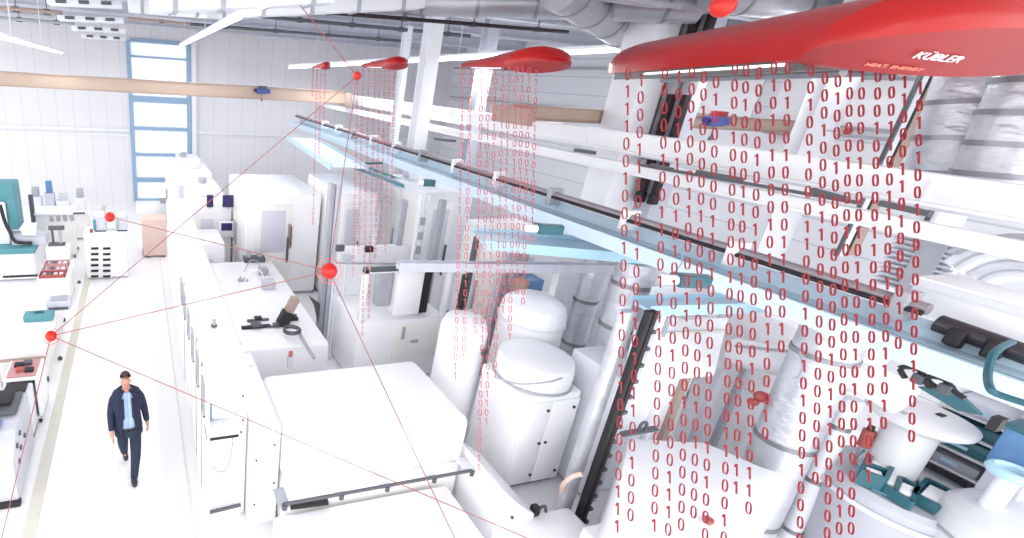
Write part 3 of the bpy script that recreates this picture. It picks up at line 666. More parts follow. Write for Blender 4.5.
# black post with silver strip
t = thing('cable_post', 'black and silver cable post leaning up to the tray between tank and white hood', 'post', (5.4, 3.8, 0))
MB().box(5.36, 5.42, 3.74, 3.82, 0, 3.3, .01).build('black_profile', BLACK, t)
MB().box(5.44, 5.50, 3.74, 3.82, 0, 3.3, .01).build('black_profile', DBROWN, t)
MB().box(5.16, 5.34, 3.86, 3.96, 0, 3.25, .01).build('silver_channel', SILVER, t)
for k in range(14): MB().box(5.50, 5.56, 3.74, 3.8, .15 + k * .22, .19 + k * .22).build('screw', DGREY, t)
MB().box(5.6, 5.8, 3.9, 4.0, .3, 3.1, .02).build('pale_strip', LILAC, t)
duct('silver foil duct rising behind the two door cabinet', [Vector((6.75, 5.1, 0)), Vector((6.75, 5.1, 3.35))], .26, SILVER, 5)
duct('thinner silver duct behind the domed tank', [Vector((7.5, 6.4, 0)), Vector((7.5, 6.4, 3.4))], .2, SILVER, 4)
# framed opening on the duct front
t = thing('framed_opening', 'slim grey frame with a white opening on the panel right of the tank', 'frame', (6.9, 4.6, 0))
MB().box(6.45, 7.1, 4.55, 4.6, 0, 3.2, .01).build('panel', OFF, t)
MB().box(6.60, 6.64, 4.52, 4.55, 2.0, 2.85).box(6.82, 6.88, 4.50, 4.55, 2.0, 2.85).box(6.60, 7.02, 4.52, 4.55, 2.85, 2.89).box(6.55, 6.88, 4.50, 4.55, 1.95, 2.0).build('frame', GREY, t)
MB().box(6.64, 6.82, 4.535, 4.55, 2.0, 2.85).build('pane', PAPER, t)
# ------------------------------------------------------------------ white hood and tank
hz = 2.6
t = thing('white_hood_machine', 'machine with a bright white sloping hood behind the digit curtain', 'machine', (7.2, 4.2, 0))
A, B, Cq, Dq = P(634, 322, 'x', 0) if 0 else P(636, 322, 'z', hz), P(728, 318, 'z', hz), P(715, 372, 'z', 2.1), P(622, 380, 'z', 2.1)
hb = MB(); tb = bmesh.new()
up = [A, B, Cq, Dq]; lo = [p - Vector((0, 0, .06)) for p in up]
V = [tb.verts.new(p) for p in up + lo]
for f_ in ((0, 1, 2, 3), (7, 6, 5, 4), (0, 4, 5, 1), (1, 5, 6, 2), (2, 6, 7, 3), (3, 7, 4, 0)): tb.faces.new([V[i] for i in f_])
bmesh.ops.recalc_face_normals(tb, faces=tb.faces); hb._merge(tb); hb.build('sloping_hood', WHITE, t)
A1, B1 = A.lerp(Dq, .27), B.lerp(Cq, .27); MB().beam(A1 + Vector((0, 0, .02)), B1 + Vector((0, 0, .02)), .02, .04).build('hood_ridge', mat('ridge_green_grey', (206, 210, 200), .5), t)
yb = min(A.y, B.y); xa, xb = Dq.x + .1, Cq.x - .05
MB().box(xa, xb, Dq.y + .1, Dq.y + .9, .06, 2.05, .02).build('housing', OFF, t); MB().box(xa + .05, xb - .05, Dq.y + .15, Dq.y + .85, 0, .06).build('plinth', GREY, t)
for (px0, wd, m_) in ((668, .1, TAN), (700, .14, LILAC), (722, .1, GREY), (650, .05, WHITE)):
    q = P(px0, 420, 'y', Dq.y + .08); MB().box(q.x - wd / 2, q.x + wd / 2, q.y - .05, q.y + .02, .1, 2.0).build('front_profile', m_, t)
q0, q1 = P(655, 315, 'z', 2.75), P(705, 313, 'z', 2.75)
t = thing('roll_shaft', 'steel roller shaft above the bright white hood', 'shaft', q0)
MB().cyl(q0, q1, .05).build('roller', GREY, t); MB().ball(q0, .08).build('knuckle', STEEL, t)
for q in (q0, q1): MB().cyl(q, (q.x, q.y, 3.05), .02, n=8).build('stay', STEEL, t)
# big white tank machine front
t = thing('coolant_tank', 'large white tank housing with a cut corner in the lower middle right', 'tank', (6.6, 3.2, 0))
tz = 1.45
a = P(628, 437, 'z', tz); b = P(705, 441, 'z', tz); c = P(760, 465, 'z', tz); d = P(792, 475, 'z', tz); e = P(742, 560, 'z', tz); f = P(600, 545, 'z', tz)
pts = [(f.x + .06, f.y), (a.x, a.y), (b.x, b.y), (c.x, c.y), (d.x, d.y - .02), (e.x, e.y)]
MB().prism(pts, .06, tz, 'z', .05).build('housing', WHITE, t)
MB().prism([(p[0] * .98 + .12, p[1] * .98 + .05) for p in pts], 0, .06, 'z').build('plinth', GREY, t)
q = P(637, 434, 'z', tz); MB().box(q.x - .25, q.x + .35, q.y - .02, q.y + .06, tz, tz + .04, .01).build('lid_bar', DGREY, t)
MB().tube([(q.x, q.y, tz + .04), (q.x + .02, q.y, tz + .16), (q.x + .1, q.y, tz + .16), (q.x + .12, q.y, tz + .04)], .02).build('lid_grip', DGREY, t)
q = P(708, 521, 'z', tz + .03); t = thing('push_button', 'pinkish red mushroom button on the large tank housing', 'button', (q.x, q.y, tz))
MB().lathe([(0, 0), (.03, 0), (.03, .03), (.05, .04), (.045, .06), (0, .07)], (q.x, q.y, tz)).build('mushroom', BRICK, t); MB().cyl((q.x, q.y, tz - .01), (q.x, q.y, tz + .01), .05, n=12).build('collar', OFF, t)
# ------------------------------------------------------------------ leaning ducts and panels at right
duct('large pale duct between the tank housing and the teal trays', [P(735, 548, 'x', 7.75), P(846, 306, 'x', 7.75)], .30, SILVER, 3)
duct('second large pale duct right beside the tank housing one', [P(782, 552, 'x', 8.3), P(853, 398, 'x', 8.3)], .1, OFF, 3)
t = thing('tall_enclosure', 'tall pale machine enclosure behind the leaning ducts under the tray', 'machine enclosure', (9.6, 4.3, 0))
MB().box(8.6, 10.8, 3.95, 5.0, .06, 2.7, .12, seg=4).build('housing', WHITE, t); MB().box(8.7, 10.7, 4, 4.9, 0, .06).build('plinth', GREY, t)
for x in (9.1, 9.7, 10.3): MB().box(x - .015, x + .015, 3.93, 3.95, .2, 2.5).build('panel_rib', OFF, t)
MB().box(9.75, 10.25, 3.90, 3.95, .6, 2.2, .01).build('door', LILAC, t)
q = P(748, 390, 'y', 3.75)
t = thing('signal_knob', 'pair of dark red knobs right of the bright white hood', 'knob', q)
MB().ball((q.x, 3.6, q.z), .075, 14).build('knob_ball', BRICK, t); MB().ball((q.x - .1, 3.6, q.z - .07), .06, 14, (1.2, 1, .8)).build('knob_ball', BRICK, t)
MB().cyl((q.x, 3.6, q.z), (q.x, 3.95, q.z), .02, n=8).build('stem', GREY, t)
q = P(848, 131, 'x', 9.9); t = thing('signal_knob', 'small dark red knob high between the digit strings', 'knob', q)
MB().ball(q, .055, 14).build('knob_ball', BRICK, t); MB().cyl(q, q + Vector((.1, .3, -.02)), .015, n=8).build('stem', GREY, t)
# ------------------------------------------------------------------ mid distance machines
machine('white machine block behind the framed station, under the small heater digits', 4.5, 5.5, 11.0, 13.5, 3.0, screen=False, top=False)
machine('pale machine block behind the grey steel columns', 6.3, 7.6, 10.2, 12.4, 3.2, m=OFF, screen=False, top=False)
machine('pale grey machine block behind the smaller domed tank', 6.6, 7.9, 7.6, 9.0, 2.9, m=OFF, screen=False, top=False)
def post(label, px, py0, py1, x, w_, m):
    a, b = P(px, py0, 'x', x), None
    t = thing('machine_post', label, 'post', (a.x, a.y, 0))
    MB().box(a.x - w_ / 2, a.x + w_ / 2, a.y - .06, a.y + .06, 0, a.z, .01).build('profile', m, t)
    MB().box(a.x - w_ / 2 - .04, a.x + w_ / 2 + .04, a.y - .1, a.y + .1, 0, .03).build('foot_plate', GREY, t)
post('dark grey post left of the glazed ladder post', 404, 200, 0, 5.0, .14, GREY)
post('dark post right of the glazed ladder post', 443, 200, 0, 5.6, .12, GREY)
post('slim dark post between the digit strings of the second heater', 478, 232, 0, 5.9, .06, DGREY)
post('slim black post just behind the smaller domed tank', 466, 275, 0, 5.2, .07, BLACK)
post('grey post right of the slim black post', 510, 240, 0, 6.6, .12, LILAC)
post('lilac grey post behind the domed tank', 528, 240, 0, 6.9, .14, GREY)
a = P(426, 195, 'x', 5.3)
t = thing('ladder_post', 'pale ladder shaped post below the end of the teal cable ladder', 'post', (a.x, a.y, 0))
MB().box(a.x - .11, a.x - .07, a.y - .05, a.y + .05, 0, a.z).box(a.x + .07, a.x + .11, a.y - .05, a.y + .05, 0, a.z).build('side_rail', OFF, t)
for k in range(10): MB().box(a.x - .07, a.x + .07, a.y - .02, a.y + .02, .2 + k * .3, .35 + k * .3).build('rung', GREY, t)
q = P(532, 292, 'y', 7.0); t = thing('blue_cover', 'blue and brown box behind the domed tank', 'box', (q.x, q.y, q.z - .3))
MB().box(q.x - .12, q.x + .18, 6.95, 7.3, q.z - .35, q.z + .25, .02).build('cover', BLUEC, t); MB().box(q.x - .3, q.x - .13, 6.95, 7.2, q.z - .3, q.z + .25, .02).build('side', TAN, t)
MB().box(q.x - .3, q.x + .18, 6.96, 7.28, 0, q.z - .35).build('stand', OFF, t)
# framed station (345-440, 265-350)
t = thing('framed_station', 'white framed machine station with dark openings behind the plateau', 'machine station', (4.7, 7.6, 0))
sy = 7.6
A = P(356, 345, 'y', sy); B = P(440, 345, 'y', sy); zt = P(390, 268, 'y', sy).z
MB().box(A.x, B.x, sy, sy + 1.4, .06, 1.35, .03).build('base', WHITE, t); MB().box(A.x + .05, B.x - .05, sy + .1, sy + 1.3, 0, .06).build('plinth', GREY, t)
W = B.x - A.x
MB().box(A.x, A.x + .1, sy, sy + .1, 1.35, zt, .01).box(B.x - .1, B.x, sy, sy + .1, 1.35, zt, .01).box(A.x, B.x, sy, sy + .1, zt - .1, zt, .01).build('frame', WHITE, t)
bx(A.x, B.x, sy + 1.2, sy + 1.3, 1.35, zt, .01).build('rear_wall', WHITE, t)
MB().box(A.x + W * .36, A.x + W * .66, sy - .05, sy + .25, 1.45, zt - .02, .05).build('head_cover', WHITE, t)
MB().box(A.x + W * .7, A.x + W * .8, sy + .1, sy + .3, 1.4, zt - .1, .02).build('ram', BLACK, t)
MB().box(A.x + W * .2, A.x + W * .35, sy + .1, sy + .3, 1.6, zt - .12, .02).build('ram', GREY, t)
MB().box(A.x + W * .05, A.x + W * .62, sy - .08, sy, zt - .04, zt + .05, .01).build('top_bar', DGREY, t)
d = bx(A.x + W * .42, A.x + W * .95, sy - .02, sy, .5, 1.25, .01).build('front_door', WHITE2, t)
MB().box(A.x + W * .5, A.x + W * .53, sy - .05, sy - .02, .95, 1.2).box(A.x + W * .62, A.x + W * .7, sy - .05, sy - .02, .85, .9).build('handle', GREY, d)
for (px, py, lab, m_) in ((340, 248, 'small dark box right of the guard column', DGREY), (369, 249, 'small dark box between the first digit strings', BLACK), (347, 258, 'lilac box below the small dark box', LILAC)):
    q = P(px, py, 'y', 8.6); t = thing('switch_box', lab, 'switch box', q)
    MB().box(q.x - .08, q.x + .08, q.y - .05, q.y + .05, q.z - .06, q.z + .06, .01).build('case', m_, t); MB().cyl((q.x, q.y, 0), (q.x, q.y, q.z - .06), .025, n=8).build('stand', OFF, t)
a, b = P(335, 263, 'y', 8.5), P(402, 264, 'y', 8.5)
t = thing('cross_rail', 'thin grey rail crossing above the framed station', 'rail', a)
MB().cyl(a, b, .02, n=8).build('bar', GREY, t)
for q in (a, b): MB().cyl((q.x, q.y, 0), q, .02, n=8).build('stand', OFF, t)

# ------------------------------------------------------------------ lower right: rotary table with petrol trays
WSH = mat('shell_white', (212, 212, 216), .4, noise=.02); WSH2 = mat('shell_grey', (190, 191, 200), .45, noise=.04)
pc = P(922, 413, 'x', 8.75)
t = thing('pedestal_table', 'white pedestal with a round top beside the petrol coloured trays', 'pedestal', (pc.x, pc.y, 1.36))
MB().lathe([(0, 1.36), (.27, 1.36), (.23, 1.5), (.23, pc.z - .16), (0, pc.z - .16)], (pc.x, pc.y, 0), 32).build('pedestal_drum', WSH, t)
MB().lathe([(0, -.16), (.34, -.16), (.45, -.08), (.46, -.02), (.42, 0), (0, 0)], (pc.x, pc.y, pc.z), 40).build('round_top', WSH, t)
q = P(942, 414, 'z', pc.z + .02); MB().box(q.x - .05, q.x + .04, q.y - .03, q.y + .03, pc.z, pc.z + .015).build('slot', BLACK, t)
q = P(905, 412, 'z', pc.z + .02); MB().box(q.x - .03, q.x + .03, q.y - .02, q.y + .02, pc.z, pc.z + .015).build('recess', GREY, t)
bc = P(908, 482, 'z', 1.36)
t = thing('machine_pedestal', 'wide round white base under the petrol trays', 'machine base', (bc.x, bc.y, 0))
MB().lathe([(0, 0), (.55, 0), (.6, .1), (.72, 1.15), (.74, 1.28), (.68, 1.34), (0, 1.355)], (bc.x, bc.y, 0), 48).build('drum', WSH2, t)
MB().lathe([(.725, 1.1), (.745, 1.1), (.75, 1.16), (.73, 1.16), (.725, 1.1)], (bc.x, bc.y, 0), 48).build('rim', OFF, t)
def tray(label, c0, c1, c2, z, h, cells, m=DTEAL):
    a, b, c = (P(*q, 'z', z) for q in (c0, c1, c2)); u = b - a; v = c - b
    t = thing('parts_tray', label, 'tray', (a.x, a.y, z - h), 'petrol coloured trays on the round base')
    mb = MB(); zz = Vector((0, 0, 1))
    def wall(p, q): mb.beam(p - zz * h / 2, q - zz * h / 2, .04, h)
    wall(a, b); wall(b, c); wall(c, c - u); wall(c - u, a)
    for k in range(1, cells): wall(a + v * k / cells, b + v * k / cells - u * 0)
    mb.build('tray_walls', m, t)
    MB().beam(a + v / 2 - zz * h * .9, b + v / 2 - zz * h * .9, v.length * .96, .02).build('tray_floor', TEAL, t)
    for k in range(cells):
        p = a + v * (k + .5) / cells + u * .5 - zz * h * .3
        MB().beam(p - u * .32, p + u * .32, v.length / cells * .6, .05, .01).build('white_block', PAPER, t)
    return t
tray('tall petrol rack tray with white blocks, leftmost of the trays', (877, 441), (901, 449), (887, 478), 1.56, .2, 4)
tray('petrol tray along the front rim beside the rack tray', (880, 480), (886, 466), (918, 486), 1.48, .12, 2)
tray('petrol tray at the right end of the front rim', (914, 492), (928, 478), (956, 492), 1.48, .12, 1)
a = P(905, 440, 'z', 1.6)
t = thing('lever_arm', 'petrol coloured arm above the rack tray', 'arm', a); MB().beam(P(890, 438, 'z', 1.66), P(910, 443, 'z', 1.66), .08, .06, .01).build('arm_bar', DTEAL, t); MB().cyl(P(890, 438, 'z', 1.36), P(890, 438, 'z', 1.68), .03, n=10).build('pivot', DGREY, t)
q = P(868, 436, 'z', 1.75)
t = thing('red_cylinder', 'dull red cylinder lying left above the rack tray', 'cylinder', (q.x, q.y, 0))
MB().cyl(P(863, 446, 'x', q.x), P(870, 430, 'x', q.x), .06, n=14).build('cylinder_body', BRICK, t); MB().cyl(P(870, 430, 'x', q.x), P(872, 426, 'x', q.x), .035, n=10).build('black_cap', BLACK, t)
MB().cyl((q.x, q.y, 0), q, .02, n=8).build('stand', GREY, t)
X0, X1, Y0, Y1, ZB, ZT = 9.35, 9.8, 2.20, 2.74, 0, 2.52
t = thing('shelf_unit', 'white shelf unit with petrol boxes right of the round top', 'shelf unit', ((X0 + X1) / 2, (Y0 + Y1) / 2, 0))
MB().box(X0, X1, Y0 - .07, Y0, ZB, ZT).build('side_panel', WSH, t); MB().box(X0, X1, Y1, Y1 + .04, ZB, ZT).build('side_panel', WSH, t)
MB().box(X1 - .03, X1, Y0, Y1, ZB, ZT).build('back_panel', GREY, t)
for z in (1.5, 1.74, 1.98, 2.22): MB().box(X0, X1 - .03, Y0, Y1, z - .02, z + .01).build('shelf', WSH, t)
for (z, m_, h, lab) in ((1.51, GREY, .12, 'grey box on the lowest visible shelf of the white unit'), (1.75, DTEAL, .17, 'petrol box on the second shelf from below in the white unit'), (1.99, DTEAL, .15, 'petrol box in the middle of the white unit'), (2.23, LILAC, .17, 'lilac box on the topmost shelf of the white unit')):
    t = thing('storage_box', lab, 'box', (X0 + .1, (Y0 + Y1) / 2, z), 'boxes in the white shelf unit')
    MB().box(X0 + .03, X1 - .08, Y0 + .03, Y1 - .04, z, z + h, .02).build('box_body', m_, t); MB().box(X0 + .015, X0 + .03, Y0 + .2, Y1 - .2, z + .05, z + .09).build('grip', PBLUE, t)
t = thing('blue_bin', 'blue bin at the right edge above the white rounded cover', 'bin', (9.0, 1.9, 0))
MB().box(8.75, 9.2, 1.75, 2.12, 2.02, 2.5, .05).build('bin_body', BLUEC, t)
MB().box(8.73, 9.22, 1.73, 2.14, 2.47, 2.52, .02).build('rim', DTEAL, t)
MB().box(8.82, 9.16, 1.8, 2.08, 0, 2.02, .02).build('stand', WSH2, t)
q = P(1010, 478, 'x', 8.5)
t = thing('glass_bowl', 'clear round cover ring beside the blue bin', 'cover', q)
MB().lathe([(.12, 0), (.17, .02), (.19, .06), (.17, .1), (.14, .11), (.12, .08), (.12, 0)], q, 30).build('ring', PBLUE, t)
MB().lathe([(0, 0), (.12, 0), (.12, .03), (0, .04)], q, 24).build('dish', WSH, t)
MB().cyl((q.x, q.y, 0), q, .08).build('stand', OFF, t)
q = P(1034, 514, 'z', 1.75)
t = thing('rounded_cover', 'white rounded machine cover in the lower right corner', 'machine cover', (q.x, q.y, 0))
MB().lathe([(0, 0), (.42, 0), (.52, .1), (.56, 1.35), (.54, 1.55), (.45, 1.66), (.2, 1.74), (0, 1.75)], (q.x, q.y, 0), 40).build('cover_shell', WSH, t)
MB().lathe([(.565, 1.3), (.575, 1.3), (.575, 1.33), (.565, 1.33), (.565, 1.3)], (q.x, q.y, 0), 40).build('seam_band', GREY, t)
# clamps on the tray at right
for (px, py, lab) in ((905, 378, 'black hooked fitting below the tray, the one further left'), (930, 388, 'black hooked fitting below the tray beside the petrol sheet')):
    q = P(px, py, 'x', 6.6); t = thing('hook_fitting', lab, 'hook', q)
    MB().tube([q, q + Vector((-.02, .05, .08)), q + Vector((0, -.04, .12)), q + Vector((.0, -.14, .05)), q + Vector((0, -.2, .03))], .022).build('hook', BLACK, t)
    MB().box(q.x - .05, q.x + .05, q.y - .12, q.y - .04, q.z + .0, q.z + .09, .015).build('clamp', DGREY, t)
q = P(947, 396, 'x', 6.8); t = thing('petrol_sheet', 'petrol coloured folded sheet right of the hooked fittings', 'sheet', q)
MB().prism([(q.y + .18, q.z - .02), (q.y + .02, q.z + .1), (q.y - .22, q.z - .04), (q.y - .1, q.z - .08)], 6.78, 6.84, 'x').build('sheet_body', DTEAL, t)
MB().box(6.76, 6.86, q.y - .34, q.y - .28, q.z - .12, q.z).build('clip', BLACK, t)
# white curved pipe cover middle right under tray
t = thing('hose_cover', 'long white rounded cover under the tray, right of the white hood', 'cover', P(800, 370, 'x', 8))
MB().tube([P(735, 352, 'x', 8.2), P(800, 366, 'x', 8.2), P(860, 378, 'x', 8.2), P(905, 400, 'x', 8.2)], .2, n=18).build('cover_tube', WHITE, t)
MB().tube([P(735, 346, 'x', 8.0), P(800, 353, 'x', 8.0), P(835, 362, 'x', 8.0)], .02, n=8).build('edge_line', GREY, t)

# ------------------------------------------------------------------ left side of the aisle
# teal machine
t = thing('milling_machine', 'teal and white milling machine at the left edge of the hall', 'machine', (-3.6, 14.4, 0))
zt = P(20, 250, 'y', 13.8).z
MB().box(-5.2, -2.78, 13.8, 15.4, .06, zt - .1, .04).build('base_cabinet', WHITE, t)
MB().box(-5.2, -2.74, 13.75, 15.4, zt - .1, zt + .05, .02).build('teal_band', TEAL, t)
MB().box(-5.1, -2.85, 13.9, 15.3, 0, .06).build('plinth', GREY, t)
a, b = P(3, 277, 'y', 13.79), P(39, 275, 'y', 13.79); MB().box(a.x, b.x, 13.77, 13.8, a.z - .02, a.z + .03).build('slot', BLACK, t)
z2 = P(5, 184, 'y', 14.2).z; z3 = P(5, 202, 'y', 14.2).z; xr = P(15, 200, 'y', 14.2).x
MB().box(-5.2, xr, 14.2, 14.9, z3, z2, .04).build('teal_head', TEAL, t)
MB().box(xr - .22, xr, 14.2, 14.9, z3 - .75, z3 + .05, .03).build('teal_column', TEAL, t)
MB().box(-5.2, xr - .24, 14.15, 14.7, zt + .05, z3, .03).build('white_guard', WHITE, t)
MB().tube([P(0, 205, 'y', 14.0), P(5, 222, 'y', 14.0), P(10, 232, 'y', 13.95), P(16, 242, 'y', 13.9), P(32, 243, 'y', 13.9)], .045).build('cable_chain', BLACK, t)
a = P(14, 240, 'y', 14.3); b = P(38, 222, 'y', 14.3)
MB().box(a.x, b.x + .2, 14.0, 14.6, zt + .05, zt + .3, .03).build('vise_bed', LILAC, t)
MB().cyl((a.x + .3, 14.0, zt + .45), (b.x, 14.0, zt + .45), .14).build('spindle_drum', OFF, t)
# back benches with clutter
def bench(label, x0, x1, y0, y1, z, m=WHITE, group=None, th=.06):
    t = thing('workbench', label, 'workbench', ((x0 + x1) / 2, (y0 + y1) / 2, 0), group)
    MB().box(x0, x1, y0, y1, z - th, z, .01).build('bench_top', m, t)
    MB().box(x0 + .05, x1 - .05, y0 + .06, y1 - .06, .08, z - th, .01).build('cabinet_body', WHITE2, t)
    for (x, y) in ((x0 + .06, y0 + .06), (x1 - .06, y0 + .06), (x0 + .06, y1 - .06), (x1 - .06, y1 - .06)):
        MB().box(x - .03, x + .03, y - .03, y + .03, 0, .08).build('leg', DGREY, t)
    return t
bench('white bench with small grey machines behind the drawer cabinet', -3.3, -1.7, 17.2, 18.2, .95)
rng = random.Random(3)
def smalls(prefix, items, y, z):
    for (px, w_, d_, h, m1, m2, lab) in items:
        q = P(px, 200, 'y', y); x = q.x
        t = thing('bench_device', lab, 'device', (x, y, z))
        MB().box(x - w_ / 2, x + w_ / 2, y - d_ / 2, y + d_ / 2, z, z + h * .6, .02).build('body', m1, t)
        MB().box(x - w_ / 4, x + w_ / 3, y - d_ / 3, y + d_ / 3, z + h * .6, z + h, .02).build('upper_body', m2, t)
smalls('', ((36, .35, .3, .75, OFF, GREY, 'grey device at the left end of the far bench'), (50, .3, .3, .95, LILAC, BLUEC, 'blue topped device on the far bench'),
            (63, .4, .3, .55, OFF, LILAC, 'flat pale device on the far bench'), (80, .35, .3, .7, OFF, GREY, 'grey device at the right end of the far bench')), 17.6, .95)
a, b = P(33, 215, 'y', 15.6), P(85, 213, 'y', 15.6)
bench('long grey bench with a dark edge in front of the far bench', -3.0, -1.95, 15.5, 16.4, P(60, 214, 'y', 15.6).z + .05)
t = thing('linear_rail', 'dark linear rail along the bench behind the pink tray cart', 'rail', a)
MB().cyl(a, b, .03, n=8).build('rail_bar', DGREY, t)
MB().box(a.x - .05, a.x + .06, 15.5, 15.62, a.z - .2, a.z + .6, .01).build('end_post', DGREY, t)
for k in range(4):
    q = a.lerp(b, .35 + .13 * k); MB().box(q.x - .05, q.x + .05, 15.52, 15.62, q.z - .2, q.z - .03, .01).build('carriage', GREY, t)
for (px, py, lab) in ((57, 240, 'dark drill stand behind the pink tray cart'),):
    q = P(px, 245, 'z', 1.0); t = thing('drill_stand', lab, 'drill stand', (q.x, q.y, 0)); z = 1.0
    MB().box(q.x - .25, q.x + .3, q.y - .2, q.y + .2, 0, 1.0, .02).build('pedestal', WHITE2, t)
    MB().box(q.x - .2, q.x + .2, q.y - .1, q.y + .1, z, z + .05, .01).build('foot', DGREY, t)
    MB().cyl((q.x - .08, q.y, z), (q.x - .08, q.y, z + .5), .03, n=10).build('column', DGREY, t)
    MB().cyl((q.x + .1, q.y, z + .0), (q.x + .1, q.y, z + .42), .035, n=10).build('drill', GREY, t)
    MB().box(q.x - .16, q.x + .22, q.y - .06, q.y + .06, z + .42, z + .52, .02).build('head', DGREY, t)
# drawer cabinet
t = thing('drawer_cabinet', 'white drawer cabinet with two columns of black slots beside the aisle', 'cabinet', (-1.0, 14.1, 0))
cx0, cx1 = -1.52, -.45; zc = P(100, 233, 'y', 13.7).z
MB().box(cx0, cx1, 13.7, 14.4, .05, zc, .02).build('carcass', WHITE, t); MB().box(cx0 + .04, cx1 - .04, 13.75, 14.35, 0, .05).build('plinth', GREY, t)
for r_ in range(6):
    for c_ in range(2):
        a = P(91 + 12 * c_, 248.5 + 5.6 * r_, 'y', 13.68); b = P(98.5 + 12 * c_, 248.5 + 5.6 * r_, 'y', 13.68)
        d = bx(a.x - .03, b.x + .03, 13.685, 13.7, a.z - .055, a.z + .055, .004).build('drawer', WHITE2, t)
        MB().box(a.x, b.x, 13.66, 13.686, a.z - .03, a.z + .03).build('slot_pull', BLACK, d)
for (px, w_, m1, m2, lab) in ((100, .32, LILAC, TEAL, 'grey and teal instrument on the drawer cabinet'), (122, .30, LILAC, GREY, 'lilac instrument on the right end of the drawer cabinet')):
    q = P(px, 228, 'y', 13.9); x = q.x; t = thing('instrument', lab, 'instrument', (x, 13.9, zc))
    MB().box(x - w_ / 2, x + w_ / 2, 13.8, 14.2, zc + .03, zc + .35, .03).build('case', m1, t)
    MB().box(x - w_ / 2, x - w_ / 4, 13.77, 14.2, zc + .05, zc + .34, .02).build('side_grip', m2, t)
    MB().box(x - w_ * .4, x + w_ * .45, 13.82, 14.15, zc, zc + .03).build('foot', BLACK, t)
    MB().box(x - .1, x + .12, 13.9, 14.1, zc + .35, zc + .5, .02).build('top_unit', OFF, t)
q = P(91, 230, 'y', 13.72); t = thing('indicator', 'small dark red indicator at the left corner of the drawer cabinet', 'indicator', (q.x, 13.7, zc)); MB().box(q.x - .03, q.x + .04, 13.72, 13.78, zc, zc + .1, .01).build('case', BRICK, t); MB().box(q.x - .02, q.x + .02, 13.715, 13.72, zc + .04, zc + .08).build('lens', REDM, t)
# crate
t = thing('crate', 'pale pink board crate on dark feet at the far end of the aisle', 'crate', (.28, 15.7, 0))
A, B = P(143, 257, 'z', .05), P(167, 256, 'z', .05)
MB().box(A.x, B.x, 15.3, 16.0, .06, P(155, 220, 'y', 15.3).z, .01).build('crate_body', CRATE, t)
for x in (A.x + .08, B.x - .16): MB().box(x, x + .1, 15.32, 15.98, 0, .06).build('foot', DGREY, t)
MB().box(A.x - .01, A.x + .02, 15.29, 15.3, .06, .3).build('corner_strip', TAN, t)
q = P(150, 213, 'y', 20.5)
t = thing('grey_box', 'low pale counter beneath the tall window behind the crate', 'counter', (q.x, 20.5, 0)); MB().box(-.25, 1.2, 20.3, 20.9, 0, .45, .02).build('counter_body', WHITE, t); MB().box(.7, 1.0, 20.35, 20.7, .45, .6, .02).build('device', GREY, t)
# pink tray cart
t = thing('tray_cart', 'white cart carrying pinkish tool trays beside the aisle line', 'cart', (-2.1, 12.9, 0))
ax, bxx = -2.42, -1.72
MB().box(ax, bxx, 12.0, 13.2, .72, .78, .01).build('cart_top', WHITE, t)
MB().box(ax + .04, bxx - .04, 12.05, 13.15, .1, .72, .02).build('cart_body', WHITE2, t)
for (x, y) in ((ax + .08, 12.1), (bxx - .08, 12.1), (ax + .08, 13.1), (bxx - .08, 13.1)): MB().cyl((x - .02, y, .05), (x + .02, y, .05), .05, n=12).build('caster', DGREY, t)
for k, (y, m_, lab) in enumerate(((12.1, BRICK, 'pinkish red tool tray at the front of the tray cart'), (12.45, PINK, 'mottled grey pink tool tray in the middle of the tray cart'), (12.85, PINK, 'pale pink tool tray at the back of the tray cart'))):
    tt = thing('tool_tray', lab, 'tray', (-2.07, y, .78), 'tool trays on the white cart')
    MB().box(-2.36, -1.8, y - .14, y + .14, .78, .80).box(-2.36, -1.8, y - .14, y - .12, .8, .86).box(-2.36, -1.8, y + .12, y + .14, .8, .86).box(-2.36, -2.34, y - .14, y + .14, .8, .86).box(-1.82, -1.8, y - .14, y + .14, .8, .86).build('tray_rim', m_, tt)
    for i in range(4): MB().box(-2.3 + i * .12, -2.22 + i * .12, y - .08, y + .08, .8, .85, .01).build('tool', (GREY, DGREY, LILAC, WHITE2)[i], tt)
# long bench by aisle
bench('long white workbench with papers beside the beige aisle line', -2.62, -1.75, 8.75, 11.3, .85)
def onz(px, py, z): return P(px, py, 'z', z)
q = onz(60, 307, .85); t = thing('printer', 'grey printer at the far end of the long white workbench', 'printer', (q.x, q.y, .85))
MB().box(q.x - .22, q.x + .22, q.y - .18, q.y + .18, .85, 1.03, .02).build('case', LILAC, t); MB().box(q.x - .18, q.x + .18, q.y - .2, q.y - .18, .88, .93).build('paper_slot', DGREY, t); MB().box(q.x - .15, q.x + .15, q.y - .1, q.y + .12, 1.03, 1.06, .01).build('lid', GREY, t)
q = onz(42, 319, .85); t = thing('tool_box', 'teal box on the long white workbench', 'box', (q.x, q.y, .85)); MB().box(q.x - .3, q.x + .22, q.y - .12, q.y + .12, .85, .99, .02).build('box_body', TEAL, t); MB().box(q.x - .12, q.x + .05, q.y - .02, q.y + .02, .99, 1.03, .01).build('handle', DTEAL, t)
for (px, py, s, lab) in ((45, 328, .22, 'white sheet of paper under the red sphere on the workbench'), (35, 333, .18, 'white sheet of paper nearest the left edge of the workbench')):
    q = onz(px, py, .855); t = tag(bx(q.x - s * .7, q.x + s * .7, q.y - s, q.y + s, .851, .853 if px == 45 else .858).build('paper_sheet', PAPER), lab, 'paper')
